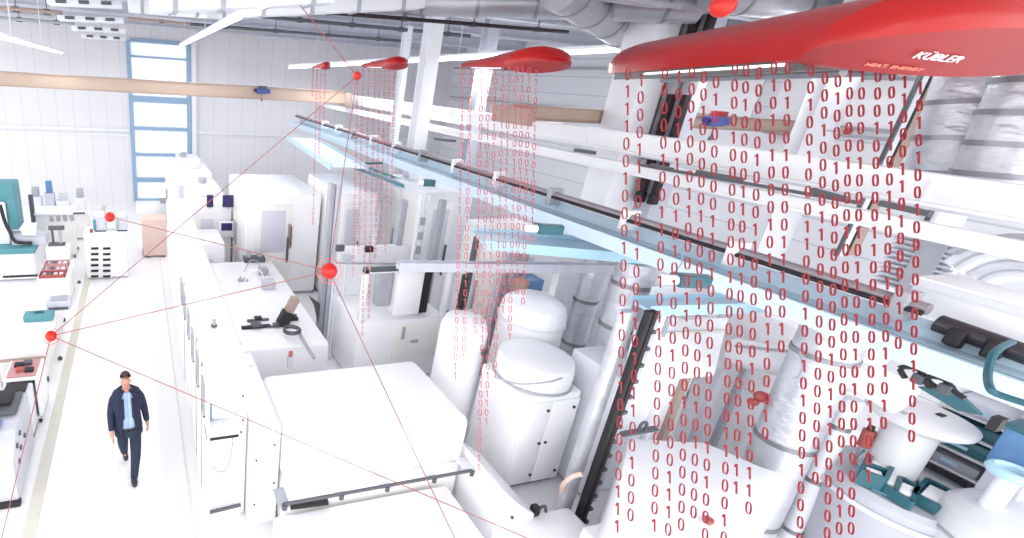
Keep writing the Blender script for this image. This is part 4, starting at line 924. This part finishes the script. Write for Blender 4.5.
q = onz(30, 348, .85); t = thing('board', 'beige edged board at the near end of the workbench', 'board', (q.x, q.y, .0)); MB().box(-2.62, -1.78, 8.62, 8.74, .6, .84, .01).build('board_sheet', WHITE2, t); MB().box(-2.64, -1.76, 8.6, 8.62, .58, .63).build('edge_strip', TAN, t); MB().box(-2.58, -2.52, 8.63, 8.7, 0, .6).box(-1.88, -1.82, 8.63, 8.7, 0, .6).build('leg', OFF, t)
for (px, py, lab) in ((60, 357, 'tiny dark floor socket nearer the man beside the cart'), (79, 281, 'tiny dark floor socket beside the tray cart')):
    q = onz(px, py, .06); t = thing('floor_socket', lab, 'socket', (q.x, q.y, 0)); MB().box(q.x - .04, q.x + .04, q.y - .04, q.y + .04, 0, .05, .01).build('case', DGREY, t); MB().cyl((q.x, q.y, .05), (q.x, q.y, .07), .02, n=8).build('plug', BLACK, t)
# trolley with red and black
t = thing('tool_trolley', 'white trolley with a pink top tray and dark open bays', 'trolley', (-1.95, 7.9, 0))
ax, bxx, ay, by_ = -2.18, -1.68, 7.55, 8.15
MB().box(ax, bxx, ay, by_, .82, .86, .01).box(ax, ax + .05, ay, by_, .12, .82).box(bxx - .05, bxx, ay, by_, .12, .82).box(ax, bxx, ay, by_, .1, .14).build('frame', WHITE, t)
MB().box(ax + .06, bxx - .06, ay + .03, by_ - .05, .16, .72, .02).build('dark_bay', DGREY, t)
for k in range(3): MB().box(ax + .09 + k * .12, ax + .14 + k * .12, ay + .0, ay + .03, .2, .68, .005).build('bay_divider', (GREY, WHITE, GREY)[k], t)
for (x, y) in ((ax + .05, ay + .05), (bxx - .05, ay + .05), (ax + .05, by_ - .05), (bxx - .05, by_ - .05)): MB().cyl((x - .02, y, .05), (x + .02, y, .05), .05, n=12).build('caster', BLACK, t)
t = thing('tool_tray', 'pink top tray with dark tools on the white trolley', 'tray', (-1.93, 7.85, .86))
MB().box(-2.14, -1.72, 7.6, 8.1, .86, .89, .01).build('tray_base', PINK, t)
for (x, y, m_) in ((-2.0, 7.9, BLACK), (-1.88, 7.95, DGREY), (-1.95, 7.75, BRICK), (-1.82, 7.72, BLACK)): MB().box(x - .07, x + .06, y - .05, y + .05, .89, .95, .015).build('tool', m_, t)
t = thing('printer', 'dark topped printer in front of the pink top tray', 'printer', (-1.95, 7.3, 0))
MB().box(-2.15, -1.75, 7.15, 7.5, .1, .82, .02).build('case', OFF, t); MB().box(-2.1, -1.8, 7.18, 7.45, .82, .88, .02).build('lid', BLACK, t); MB().box(-2.1, -1.8, 7.13, 7.15, .4, .5).build('paper_slot', DGREY, t); MB().box(-2.13, -1.77, 7.17, 7.48, 0, .1).build('plinth', DGREY, t)
# nearest left machine
t = thing('console_desk', 'grey and teal control desk cut by the left edge, nearest the camera', 'control desk', (-2.2, 6.3, 0))
MB().prism([(5.85, .05), (5.85, .65), (6.2, .95), (7.0, .98), (7.0, .05)], -2.9, -1.72, 'x', .02).build('desk_body', LILAC, t)
MB().box(-2.9, -1.76, 6.45, 6.95, .98, 1.04, .02).build('dark_top', DGREY, t); MB().box(-2.8, -1.85, 6.6, 6.9, 1.04, 1.12, .02).build('keyboard_hood', BLACK, t)
MB().prism([(5.98, .78), (6.2, .965), (6.4, .975), (6.4, 1.0), (6.18, 1.0), (5.96, .8)], -2.85, -1.95, 'x').build('teal_panel', TEAL, t)
MB().box(-2.4, -1.9, 6.12, 6.34, .98, 1.02, .01).build('screen', BLUEC, t)
for (y, z) in ((6.1, .75), (6.25, .6), (6.1, .5), (6.3, .8), (6.5, .6)): MB().cyl((-1.73, y, z), (-1.70, y, z), .035, n=10).build('knob', DGREY, t)
MB().box(-2.9, -1.7, 5.8, 5.9, 0, .09, .02).build('foot_bar', BLACK, t)

# ------------------------------------------------------------------ heaters
def heater(label, m_top=REDP, lettering=True):
    """hood in local metres: length along +y (0 near .. 3.2 far), width along x, bottom z = 0; skewed like the real asymmetric hood"""
    root = bpy.data.objects.new('radiant_heater', None); COL.objects.link(root); tag(root, label, 'heater', 'red radiant heaters')
    ORG[root.name] = Vector()
    Wd = 2.05
    def sec(s, t_):   # s 0..1 along, t_ 0..1 across
        w_ = Wd * (1 - .12 * s); hgt = .50 * (1 - s) + .46 * s
        x = w_ * t_; prof = (math.sin(math.pi * min(1, t_ * 1.0)) ** .62) if t_ > 0 and t_ < 1 else 0
        ang = math.pi * t_
        x = w_ * (.5 - .5 * math.copysign(abs(math.cos(ang)) ** .8, math.cos(ang)))
        z = .10 + (hgt - .10) * abs(math.sin(ang)) ** .75
        y = 3.3 * s
        # seam at the near end sweeps toward the viewer at the ridge
        y -= (1 - s) ** 3 * .55 * math.sin(ang)
        if s > .93:                                   # rounded far end
            k = (s - .93) / .07; z = z * (1 - .35 * k * k) + .02 * k; x = x + (w_ * .5 - x) * .06 * k * k
        return Vector((x, y, z))
    NS, NT = 24, 28
    tb = bmesh.new(); G = [[tb.verts.new(sec(i / NS, j / NT)) for j in range(NT + 1)] for i in range(NS + 1)]
    for i in range(NS):
        for j in range(NT): tb.faces.new((G[i][j], G[i][j + 1], G[i + 1][j + 1], G[i + 1][j]))
    # lower lips and far cap
    L0 = [tb.verts.new((G[i][0].co.x, G[i][0].co.y, 0.0)) for i in range(NS + 1)]; L1 = [tb.verts.new((G[i][NT].co.x, G[i][NT].co.y, 0.0)) for i in range(NS + 1)]
    for i in range(NS):
        tb.faces.new((L0[i], G[i][0], G[i + 1][0], L0[i + 1])); tb.faces.new((L1[i + 1], G[i + 1][NT], G[i][NT], L1[i]))
    tb.faces.new([L0[NS]] + [G[NS][j] for j in range(NT + 1)] + [L1[NS]])
    bmesh.ops.recalc_face_normals(tb, faces=tb.faces)
    MB()._merge(tb).build('hood', m_top, root, 50)
    # underside reflector
    MB().box(.03, Wd * .85, .02, 3.0, -.09, .05).build('reflector_tray', mat('heater_grey', (96, 100, 102), .4, .3), root)
    MB().cyl((.02, .15, -.035), (.02, 2.2, -.035), .012, n=10).build('radiant_tube', mat('tube_white', (250, 250, 250), .2, emit=1.0), root)
    MB().cyl((.7, .25, -.1), (.7, 2.9, -.1), .05, n=12).cyl((1.3, .25, -.1), (1.3, 2.9, -.1), .05, n=12).build('burner_tube', STEEL, root)
    # nose: from the seam curve to the bottom rim
    def nose(u, t_):
        a = sec(0, t_); ang = math.pi * t_
        rimx = Wd * 1.03 * (.5 - .5 * math.copysign(abs(math.cos(ang)) ** .9, math.cos(ang))) 
        rim = Vector((rimx, -.5 * math.sin(ang) ** .9 if 0 < t_ < 1 else 0, -.17 * math.sin(ang) + .0))
        p = a.lerp(rim, u)
        p += Vector((0, -.16, .03)) * math.sin(math.pi * u) * math.sin(ang)
        if u == 0: p = a
        return p
    tb = bmesh.new(); NU = 14; G = [[tb.verts.new(nose(i / NU, j / NT)) for j in range(NT + 1)] for i in range(NU + 1)]
    for i in range(NU):
        for j in range(NT): tb.faces.new((G[i][j], G[i][j + 1], G[i + 1][j + 1], G[i + 1][j]))
    cen = [tb.verts.new((G[NU][j].co.x, .25, G[NU][j].co.z * .4)) for j in range(NT + 1)]
    for j in range(NT): tb.faces.new((G[NU][j], G[NU][j + 1], cen[j + 1], cen[j]))
    bmesh.ops.recalc_face_normals(tb, faces=tb.faces)
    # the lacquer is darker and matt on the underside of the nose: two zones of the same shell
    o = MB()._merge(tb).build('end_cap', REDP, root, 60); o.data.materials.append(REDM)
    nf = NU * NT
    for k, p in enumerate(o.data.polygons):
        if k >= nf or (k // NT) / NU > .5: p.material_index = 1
    return root, nose
h1, nose = heater('largest red radiant heater, hanging over the digit curtain at top right')
def hood_matrix(q, f, g_, hs):
    Q, F_, G_ = PD(*q), PD(*f), PD(*g_)
    cx, cy = (G_ - Q) / 2.05, (F_ - Q) / 3.3
    return Matrix(((cx.x, cy.x, 0, Q.x), (cx.y, cy.y, 0, Q.y), (cx.z, cy.z, hs, Q.z), (0, 0, 0, 1)))
def place_hood(root, M):
    root.location = M.translation; L = M.copy(); L.translation = (0, 0, 0)
    for c in KIDS.get(root.name, root.children): c.data = c.data.copy() if c.data.users > 1 else c.data; c.data.transform(L)
KIDS[h1.name] = [o for o in bpy.data.objects if o.parent == h1]
BASE = {o: o.data.copy() for o in KIDS[h1.name]}
M1 = hood_matrix((801, 59, 3.75), (603, 74, 7.2), (1012, 56, 4.3), .92)
def heater_copy(label, q, f, g_, hs):
    c = h1.copy(); COL.objects.link(c); c['label'] = label; M = hood_matrix(q, f, g_, hs); c.location = M.translation; M.translation = (0, 0, 0)
    for ch in KIDS[h1.name]:
        d = ch.copy(); d.data = BASE[ch].copy()
        for v in d.data.vertices: v.co.z *= 1 - .55 * max(0, min(1, v.co.y / 3.3)) ** .8; v.co.z *= 1 - .35 * max(0, min(1, (v.co.x - .8) / 1.3))
        d.data.transform(M); COL.objects.link(d); d.parent = c
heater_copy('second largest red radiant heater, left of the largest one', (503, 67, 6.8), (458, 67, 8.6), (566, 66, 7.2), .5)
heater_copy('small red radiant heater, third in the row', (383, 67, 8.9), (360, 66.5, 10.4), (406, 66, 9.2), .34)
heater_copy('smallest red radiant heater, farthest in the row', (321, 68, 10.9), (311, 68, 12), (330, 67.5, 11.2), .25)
place_hood(h1, M1)
# lettering on the near heater nose
def letters(text, size, m, name):
    cu = bpy.data.curves.new('t', 'FONT'); cu.body = text; cu.size = size; cu.extrude = .004; cu.shear = .25; cu.align_x = 'CENTER'; cu.align_y = 'CENTER'
    o = bpy.data.objects.new('t', cu); COL.objects.link(o); bpy.context.view_layer.update()
    me = bpy.data.meshes.new_from_object(o.evaluated_get(bpy.context.evaluated_depsgraph_get())); bpy.data.objects.remove(o)
    me.materials.clear(); me.materials.append(m)
    o = bpy.data.objects.new(name, me); COL.objects.link(o); return o
bpy.context.view_layer.update()
def nose_hit(px, py):
    """point and normal of the end cap on the sight line"""
    from mathutils.bvhtree import BVHTree
    o = [c for c in h1.children if c.name.startswith('end_cap')][0]
    vs = [M1.translation + v.co for v in o.data.vertices]; T = BVHTree.FromPolygons(vs, [list(p.vertices) for p in o.data.polygons])
    r = c2w(Vector((px - PPX, py - PPY, FL))).normalized(); h = T.ray_cast(CAM, r)
    return h[0], h[1], r
def put_text(text, px0, py0, px1, py1, size, m, name):
    pa, na, r = nose_hit(px0, py0); pb, nb, _ = nose_hit(px1, py1)
    if pa is None or pb is None: print('TEXT MISS', text); return
    o = letters(text, 1, m, name); w_ = max(v.co.x for v in o.data.vertices) - min(v.co.x for v in o.data.vertices)
    mid = (pa + pb) / 2; xa = (pb - pa); L = xa.length; xa.normalize(); pm, n, r = nose_hit((px0 + px1) / 2, (py0 + py1) / 2); pm = pm or mid; n = n or na
    if n.dot(r) > 0: n = -n
    n = (n - n.dot(xa) * xa).normalized(); ya = n.cross(xa)
    pc_ = pm + n * .012; s = L / w_
    sy_ = s * size
    W = Matrix(((xa.x * s, ya.x * sy_, n.x, pc_.x), (xa.y * s, ya.y * sy_, n.y, pc_.y), (xa.z * s, ya.z * sy_, n.z, pc_.z), (0, 0, 0, 1)))
    o.data.transform(Matrix.Translation(-M1.translation) @ W); o.parent = h1
put_text('KÜBLER', 914, 54, 959, 59, .7, LETTER, 'lettering')
put_text('HEAT. ENERGY', 864, 63, 921, 69, .6, LETTER2, 'lettering')

# ------------------------------------------------------------------ digit strings
def digit_mesh(which, h, w_, thick, depth_=.006):
    b = bmesh.new()
    if which == 0:
        n = 20
        ro = [(w_ / 2 * math.copysign(abs(math.cos(a)) ** .8, math.cos(a)), h / 2 * math.copysign(abs(math.sin(a)) ** .9, math.sin(a))) for a in [2 * math.pi * k / n for k in range(n)]]
        ri = [(x * (1 - 2 * thick / w_), z * (1 - 2 * thick / h)) for x, z in ro]
        V = [[b.verts.new((x, y, z)) for x, z in L] for L, y in ((ro, -depth_), (ri, -depth_), (ri, depth_), (ro, depth_))]
        for q in range(4):
            A, B = V[q], V[(q + 1) % 4]
            for k in range(n): b.faces.new((A[k], A[(k + 1) % n], B[(k + 1) % n], B[k]))
    else:
        for pts in ([(-thick / 2 + w_ * .1, -h / 2), (thick / 2 + w_ * .1, -h / 2), (thick / 2 + w_ * .1, h / 2), (-thick / 2 + w_ * .1, h / 2)], [(-w_ * .35, h * .27), (-w_ * .35, h * .36), (0, h * .5), (w_ * .1, h * .5), (w_ * .1, h * .4)]):
            A = [b.verts.new((x, -depth_, z)) for x, z in pts]; B = [b.verts.new((x, depth_, z)) for x, z in pts]; n = len(pts)
            b.faces.new(A); b.faces.new(B[::-1])
            for k in range(n): b.faces.new((A[k], A[(k + 1) % n], B[(k + 1) % n], B[k]))
    bmesh.ops.recalc_face_normals(b, faces=b.faces)
    return b
ROT = Matrix(((RIGHT.x, FWD.x, -DOWN.x), (RIGHT.y, FWD.y, -DOWN.y), (RIGHT.z, FWD.z, -DOWN.z))).to_4x4()
D1 = 3.55; u1 = D1 / FL
me0 = bpy.data.meshes.new('zero'); b = digit_mesh(0, 12.2 * u1, 5.4 * u1, .55 * u1); b.transform(ROT); b.to_mesh(me0); b.free(); me0.materials.append(REDD)
me1 = bpy.data.meshes.new('one'); b = digit_mesh(1, 12.2 * u1, 4.8 * u1, .7 * u1); b.transform(ROT); b.to_mesh(me1); b.free(); me1.materials.append(REDD)
RAIN1 = [(628, 74, 541, '0111001000100010011000001'), (641, 80, 529, '1000111001100010101100100'), (665, 73, 541, '0000010011001011'), (679, 77, 535, '1001010010101'), (692, 72, 541, '0001000110'), (704, 77, 526, '0010000010'), (716, 82, 541, '0100000011'), (735, 68, 541, '0000100000'), (746, 70, 489, '0010000110'), (759, 73, 525, '0000010001'),
         (774, 68, 450, '0101010001'), (788, 68, 362, '0010010000'), (811, 70, 541, '0010010001'), (825, 78, 480, '0001000011'), (838, 81, 535, '0100010000'), (850, 76, 541, '1000010001'), (862, 76, 530, '1000010001'), (878, 76, 478, '0001000001'), (892, 75, 424, '0001100110'), (904.5, 82, 345, '1100011010'), (920, 88, 447, '1010100100')]
order = ['first', 'second', 'third', 'fourth', 'fifth', 'sixth', 'seventh', 'eighth', 'ninth', 'tenth', 'eleventh', 'twelfth', 'thirteenth', 'fourteenth', 'fifteenth', 'sixteenth', 'seventeenth', 'eighteenth', 'nineteenth', 'twentieth', 'twenty-first']
for i, (x, y0, y1, seq) in enumerate(RAIN1):
    top = PD(x, y0, D1); t = thing('digit_string', 'red string of zeros and ones under the largest heater, %s counted from the left' % order[i], 'digit string', top, 'digit strings under the largest heater')
    n = int((y1 - y0) / 17.4) + 1; r_ = random.Random(i)
    for k in range(n):
        ch = seq[k] if k < len(seq) else r_.choice('0001')
        o = bpy.data.objects.new('digit_zero' if ch == '0' else 'digit_one', me0 if ch == '0' else me1); COL.objects.link(o); o.parent = t
        y = y0 + k * 17.4; o.location = PD(x - .024 * (y - y0), y, D1) - top
def rain(specs, depth, pitch, hh, ww, th, m, where, grp):
    u = depth / FL
    for i, (x, y0, y1) in enumerate(specs):
        top = PD(x, y0, depth); mb = MB(); r_ = random.Random(int(x * 7)); n = int((y1 - y0) / pitch)
        for k in range(n):
            ch = r_.choice('00011'); b = digit_mesh(0 if ch == '0' else 1, hh * u, ww * u, th * u); y = y0 + k * pitch
            b.transform(Matrix.Translation(PD(x - .026 * (y - y0), y, depth)) @ ROT); mb._merge(b)
        o = mb.build('digit_string', m); me = o.data; me.transform(Matrix.Translation(-top)); o.location = top
        tag(o, 'thin red digit string under the %s, %s from the left' % (where, order[i]), 'digit string', grp)
rain([(463, 72, 387), (471, 72, 368), (482, 72, 343), (489, 72, 482), (495.5, 72, 432), (503, 70, 390), (509, 70, 325), (516.5, 70, 347), (522.5, 70, 300), (529, 71, 318), (536, 73, 250)], 6.4, 9.2, 7, 3.4, .5, BINS, 'second largest heater', 'digit strings under the second heater')
rain([(358, 71, 284), (363, 71, 262), (369, 70, 345), (375, 70, 322), (380, 70, 262), (385, 70, 245), (390, 70, 258), (394.5, 71, 210)], 8.6, 6.0, 4.4, 2.2, .45, BINS, 'small third heater', 'digit strings under the third heater')
rain([(313, 71, 100), (317, 71, 230), (321, 70, 160), (325, 71, 130)], 10.6, 4.6, 3.4, 1.9, .4, BINS, 'smallest heater', 'digit strings under the smallest heater')

# ------------------------------------------------------------------ network of red spheres
NODES = {'A': (357, 76, 6.6, 4.3, 'small red sphere just left of the third heater'), 'B': (110, 217, 9, 5.0, 'small red sphere hovering over the drawer cabinet'), 'C': (329, 271, 5, 8.5, 'ringed red sphere in the middle of the hall, joined by five threads'),
         'D': (51, 336, 5, 5.6, 'red sphere over the long white workbench, where threads meet'), 'E': (723, 5, 3.4, 11.5, 'large orange red sphere above the largest heater at the top edge')}
NP = {}
for k, (px, py, d, r_, lab) in NODES.items():
    c = PD(px, py, d); NP[k] = c; u = d / FL
    t = thing('network_sphere', lab, 'sphere', c, 'red network spheres')
    MB().ball(c, r_ * u, 28).build('ball', REDG, t)
    if k in 'CD':
        for rr in ((12.2,) if k == 'C' else (8.2,)):
            pts = [c + (RIGHT * math.cos(a) + DOWN * math.sin(a)) * rr * u for a in [2 * math.pi * i / 40 for i in range(41)]]
            MB().tube(pts, .35 * u, n=6, sub=1).build('ring', RINGM, t)
LINES = [('A', 'D', 'thread from the third heater sphere down to the workbench sphere'), ('D', 'C', 'thread from the workbench sphere to the ringed sphere'), ('B', 'C', 'thread from the drawer cabinet sphere to the ringed sphere'),
         ('A', 'C', 'steep thread from the third heater sphere to the ringed sphere'), ('D', (534, 541, 3.0), 'long thread from the workbench sphere past the dark handrail to the bottom edge'), ('C', (456, 541, 3.0), 'thread from the ringed sphere down to the bottom edge'),
         ('D', (1, 541, 4.2), 'thread from the workbench sphere down to the lower left corner'), ('A', (291, -6, 6.4), 'thread from the third heater sphere up to the top edge')]
for a, b_, lab in LINES:
    pa = NP[a]; pb = NP[b_] if isinstance(b_, str) else PD(*b_)
    da = NODES[a][2]; db = NODES[b_][2] if isinstance(b_, str) else b_[2]
    d = (pb - pa).normalized(); ra, rb = .46 * da / FL, .46 * db / FL
    t = thing('network_thread', lab, 'thread', pa, 'thin red network threads')
    MB().cyl(pa, pb, ra, rb, n=6).build('thread_line', WIRE, t)

# ------------------------------------------------------------------ the walking man
def skin(name, joints, edges, m, parent, sub=2):
    me = bpy.data.meshes.new(name); me.from_pydata([j[0] for j in joints], edges, [])
    o = bpy.data.objects.new(name, me); COL.objects.link(o)
    md = o.modifiers.new('s', 'SKIN'); md.use_smooth_shade = True
    for i, j in enumerate(joints):
        r = j[1]; me.skin_vertices[0].data[i].radius = r if isinstance(r, tuple) else (r, r)
    me.skin_vertices[0].data[0].use_root = True
    s = o.modifiers.new('b', 'SUBSURF'); s.levels = s.render_levels = sub
    bpy.context.view_layer.update()
    ev = o.evaluated_get(bpy.context.evaluated_depsgraph_get()); m2 = bpy.data.meshes.new_from_object(ev); bpy.data.objects.remove(o)
    m2.materials.clear(); m2.materials.append(m)
    for p in m2.polygons: p.use_smooth = True
    o = bpy.data.objects.new(name, m2); COL.objects.link(o); o.parent = parent; return o
SKIN = mat('skin', (196, 140, 122), .55, noise=.04); JACK = mat('navy_jacket', (26, 32, 62), .8, noise=.1, scale=20); JEAN = mat('dark_jeans', (28, 40, 62), .8, noise=.15, scale=20)
SHIRT = mat('pale_blue_shirt', (168, 190, 222), .8, noise=.03); HAIR = mat('brown_hair', (74, 52, 44), .8, noise=.3, scale=40); SHOE = mat('dark_shoe', (36, 36, 46), .4)
mp = P(133, 478, 'z', 0)
man = thing('person', 'man in a navy jacket, pale blue shirt and dark jeans walking down the aisle', 'person', (mp.x - .02, mp.y + .12, 0))
# local: faces -y; his right is -x in the picture
hip = [(-.1, .02, .93), (.1, -.02, .93)]
RK, RA_, RF = (-.10, .10, .50), (-.07, .42, .17), (-.06, .30, .04)       # trailing leg (picture left)
LK, LA, LF = (.08, -.16, .49), (.02, -.20, .09), (.02, -.36, .035)        # leading leg
body = [((0, 0, .95), (.13, .095)), ((0, 0, 1.12), (.12, .09)), ((0, 0, 1.32), (.13, .095)), ((0, 0, 1.45), (.09, .07)), ((0, -.01, 1.54), (.055, .058)), ((0, -.02, 1.60), (.062, .07)), ((0, -.025, 1.68), (.078, .095)), ((0, -.02, 1.76), (.06, .075)),
        (hip[0], .08), (RK, .055), (RA_, .036), (RF, (.04, .03)), (hip[1], .08), (LK, .055), (LA, .036), (LF, (.04, .03)),
        ((-.18, 0, 1.41), .05), ((-.26, .03, 1.15), .046), ((-.27, -.10, .92), .034), ((-.265, -.14, .85), (.03, .045)),
        ((.18, 0, 1.41), .05), ((.27, .05, 1.16), .046), ((.30, .02, .92), .034), ((.305, .0, .85), (.03, .045))]
ed = [(0, 1), (1, 2), (2, 3), (3, 4), (4, 5), (5, 6), (6, 7), (0, 8), (8, 9), (9, 10), (10, 11), (0, 12), (12, 13), (13, 14), (14, 15), (3, 16), (16, 17), (17, 18), (18, 19), (3, 20), (20, 21), (21, 22), (22, 23)]
def fingers(j0, base, s, body, ed):
    # five fingers, slightly curled, thumb from the side of the palm
    for k, (dy, L) in enumerate(((-.027, .068), (-.009, .078), (.009, .074), (.026, .058))):
        i = len(body); b0 = Vector(base)
        body.append(((b0.x, b0.y + dy, b0.z - .035), .011)); body.append(((b0.x - s * .004, b0.y + dy * 1.1 - .003, b0.z - .035 - L * .5), .0105)); body.append(((b0.x - s * .022, b0.y + dy * 1.1 - .006, b0.z - .035 - L), .007))
        ed += [(j0, i), (i, i + 1), (i + 1, i + 2)]
    i = len(body); b0 = Vector(base)
    body.append(((b0.x - s * .008, b0.y - .042, b0.z + .012), .011)); body.append(((b0.x - s * .014, b0.y - .055, b0.z - .03), .009)); ed += [(j0, i), (i, i + 1)]
fingers(19, (-.265, -.14, .85), -1, body, ed); fingers(23, (.305, 0, .85), 1, body, ed)
bo = skin('body', body, ed, SKIN, man)
# face
def lpart(mb, name, m, parent=man):
    me = bpy.data.meshes.new(name); mb.b.to_mesh(me); mb.b.free(); me.materials.append(m)
    for p in me.polygons: p.use_smooth = True
    o = bpy.data.objects.new(name, me); COL.objects.link(o); o.parent = parent; return o
lpart(MB().ball((-.03, -.113, 1.685), .007, 8).ball((.03, -.113, 1.685), .007, 8), 'eyes', mat('eye_shade', (96, 66, 60), .6))
lpart(MB().ball((0, -.125, 1.655), .014, 10, (.8, 1.2, 1.8)), 'nose', SKIN)
lpart(MB().ball((0, -.108, 1.62), .02, 10, (1.2, .5, .35)), 'mouth', BRICK)
lpart(MB().ball((-.082, -.01, 1.665), .022, 10, (.4, .8, 1.3)).ball((.082, -.01, 1.665), .022, 10, (.4, .8, 1.3)), 'ears', SKIN)
tb = bmesh.new(); bmesh.ops.create_uvsphere(tb, u_segments=24, v_segments=16, radius=1)
for v in list(tb.verts):
    v.co = Vector((v.co.x * .088, v.co.y * .108, v.co.z * .10))
kill = [v for v in tb.verts if (v.co.z < -.02 - (.03 if v.co.y > .03 else 0)) or (v.co.y < -.04 and v.co.z < .068)]
bmesh.ops.delete(tb, geom=kill, context='VERTS')
bmesh.ops.translate(tb, verts=tb.verts, vec=(0, -.018, 1.735))
lpart(MB()._merge(tb), 'hair', HAIR)
# clothes
def loft(secs, name, m, n=28, openf=None, closed=False):
    """secs: list of (z, cx, cy, rx, ry); openf(z) gives half opening angle at the front"""
    tb = bmesh.new(); rings = []
    for (z, cx, cy, rx, ry) in secs:
        o_ = openf(z) if openf else 0
        ring = []
        for k in range(n + 1):
            a = -math.pi / 2 + o_ + (2 * math.pi - 2 * o_) * k / n
            ca, sa = math.cos(a), math.sin(a)
            ring.append(tb.verts.new((cx + rx * math.copysign(abs(ca) ** .85, ca), cy + ry * math.copysign(abs(sa) ** .85, sa), z)))
        rings.append(ring)
    for A, B in zip(rings, rings[1:]):
        for k in range(n): tb.faces.new((A[k], A[k + 1], B[k + 1], B[k]))
    bmesh.ops.recalc_face_normals(tb, faces=tb.faces)
    o = lpart(MB()._merge(tb), name, m)
    md = o.modifiers.new('th', 'SOLIDIFY'); md.thickness = .012; md.offset = 1; return o
loft([(.92, 0, 0, .165, .125), (1.12, 0, 0, .16, .12), (1.32, 0, 0, .18, .125), (1.42, 0, 0, .165, .11), (1.49, 0, -.005, .10, .085), (1.53, 0, -.008, .075, .072)], 'shirt', SHIRT)
loft([(.80, 0, .0, .215, .165), (.95, 0, 0, .205, .155), (1.14, 0, 0, .19, .145), (1.32, 0, 0, .225, .155), (1.42, 0, 0, .235, .15), (1.49, 0, .0, .20, .13), (1.53, 0, .01, .12, .105), (1.55, 0, .015, .085, .085)], 'jacket', JACK, openf=lambda z: .34 if z > 1.0 else .42)
jk = [o for o in bpy.data.objects if o.name == 'jacket'][0]
for s, pts in ((-1, [((-.15, 0, 1.44), .085), ((-.205, .0, 1.38), .085), ((-.26, .03, 1.15), .064), ((-.268, -.10, .90), .052)]), (1, [((.15, 0, 1.44), .085), ((.205, .0, 1.38), .085), ((.265, .05, 1.16), .064), ((.30, .02, .90), .052)])):
    skin('sleeve', pts, [(0, 1), (1, 2), (2, 3)], JACK, man)
lap = MB()
for s in (-1, 1): lap.prism([(s * .055, 1.47), (s * .10, 1.46), (s * .13, 1.32), (s * .075, 1.12), (s * .06, 1.14)], -.166, -.15, 'y')
lpart(lap, 'lapels', JACK)
skin('trousers', [((0, 0, .92), (.16, .12)), (( -.1, .02, .84), .115), (RK, .09), ((RA_[0], RA_[1] + .02, RA_[2] - .09), .066), ((.1, -.02, .84), .115), (LK, .09), ((LA[0], LA[1] + .01, .01), .062)], [(0, 1), (1, 2), (2, 3), (0, 4), (4, 5), (5, 6)], JEAN, man)
loft([(.895, 0, 0, .178, .138), (.935, 0, 0, .178, .138)], 'belt', BLACK)
skin('shoe', [((LA[0], LA[1] + .02, .09), (.055, .06)), ((LF[0], LF[1] + .07, .06), (.058, .055)), ((LF[0], LF[1] - .01, .04), (.04, .032))], [(0, 1), (1, 2)], SHOE, man)
skin('shoe', [((RA_[0], RA_[1] + .03, .15), (.045, .05)), ((RF[0], RF[1] + .02, .06), (.05, .04)), ((RF[0], RF[1] - .04, .04), (.04, .03))], [(0, 1), (1, 2)], SHOE, man)
man.rotation_euler = (0, 0, R(6)); man.scale = (.84, .9, .935); man.location.y -= .02

# ------------------------------------------------------------------ light
wd = bpy.data.worlds.new('w'); S.world = wd; wd.use_nodes = True
wd.node_tree.nodes['Background'].inputs[0].default_value = (.97, .98, 1, 1); wd.node_tree.nodes['Background'].inputs[1].default_value = 1.5
def sun(e, rot, ang):
    l = bpy.data.lights.new('sun', 'SUN'); l.energy = e; l.angle = R(ang); o = bpy.data.objects.new('sun', l); COL.objects.link(o); o.rotation_euler = [R(a) for a in rot]
sun(.45, (62, 0, 18), 30)
sun(.35, (70, 0, -45), 30)
S.cycles.use_denoising = True
S.cycles.max_bounces = 14; S.cycles.diffuse_bounces = 12
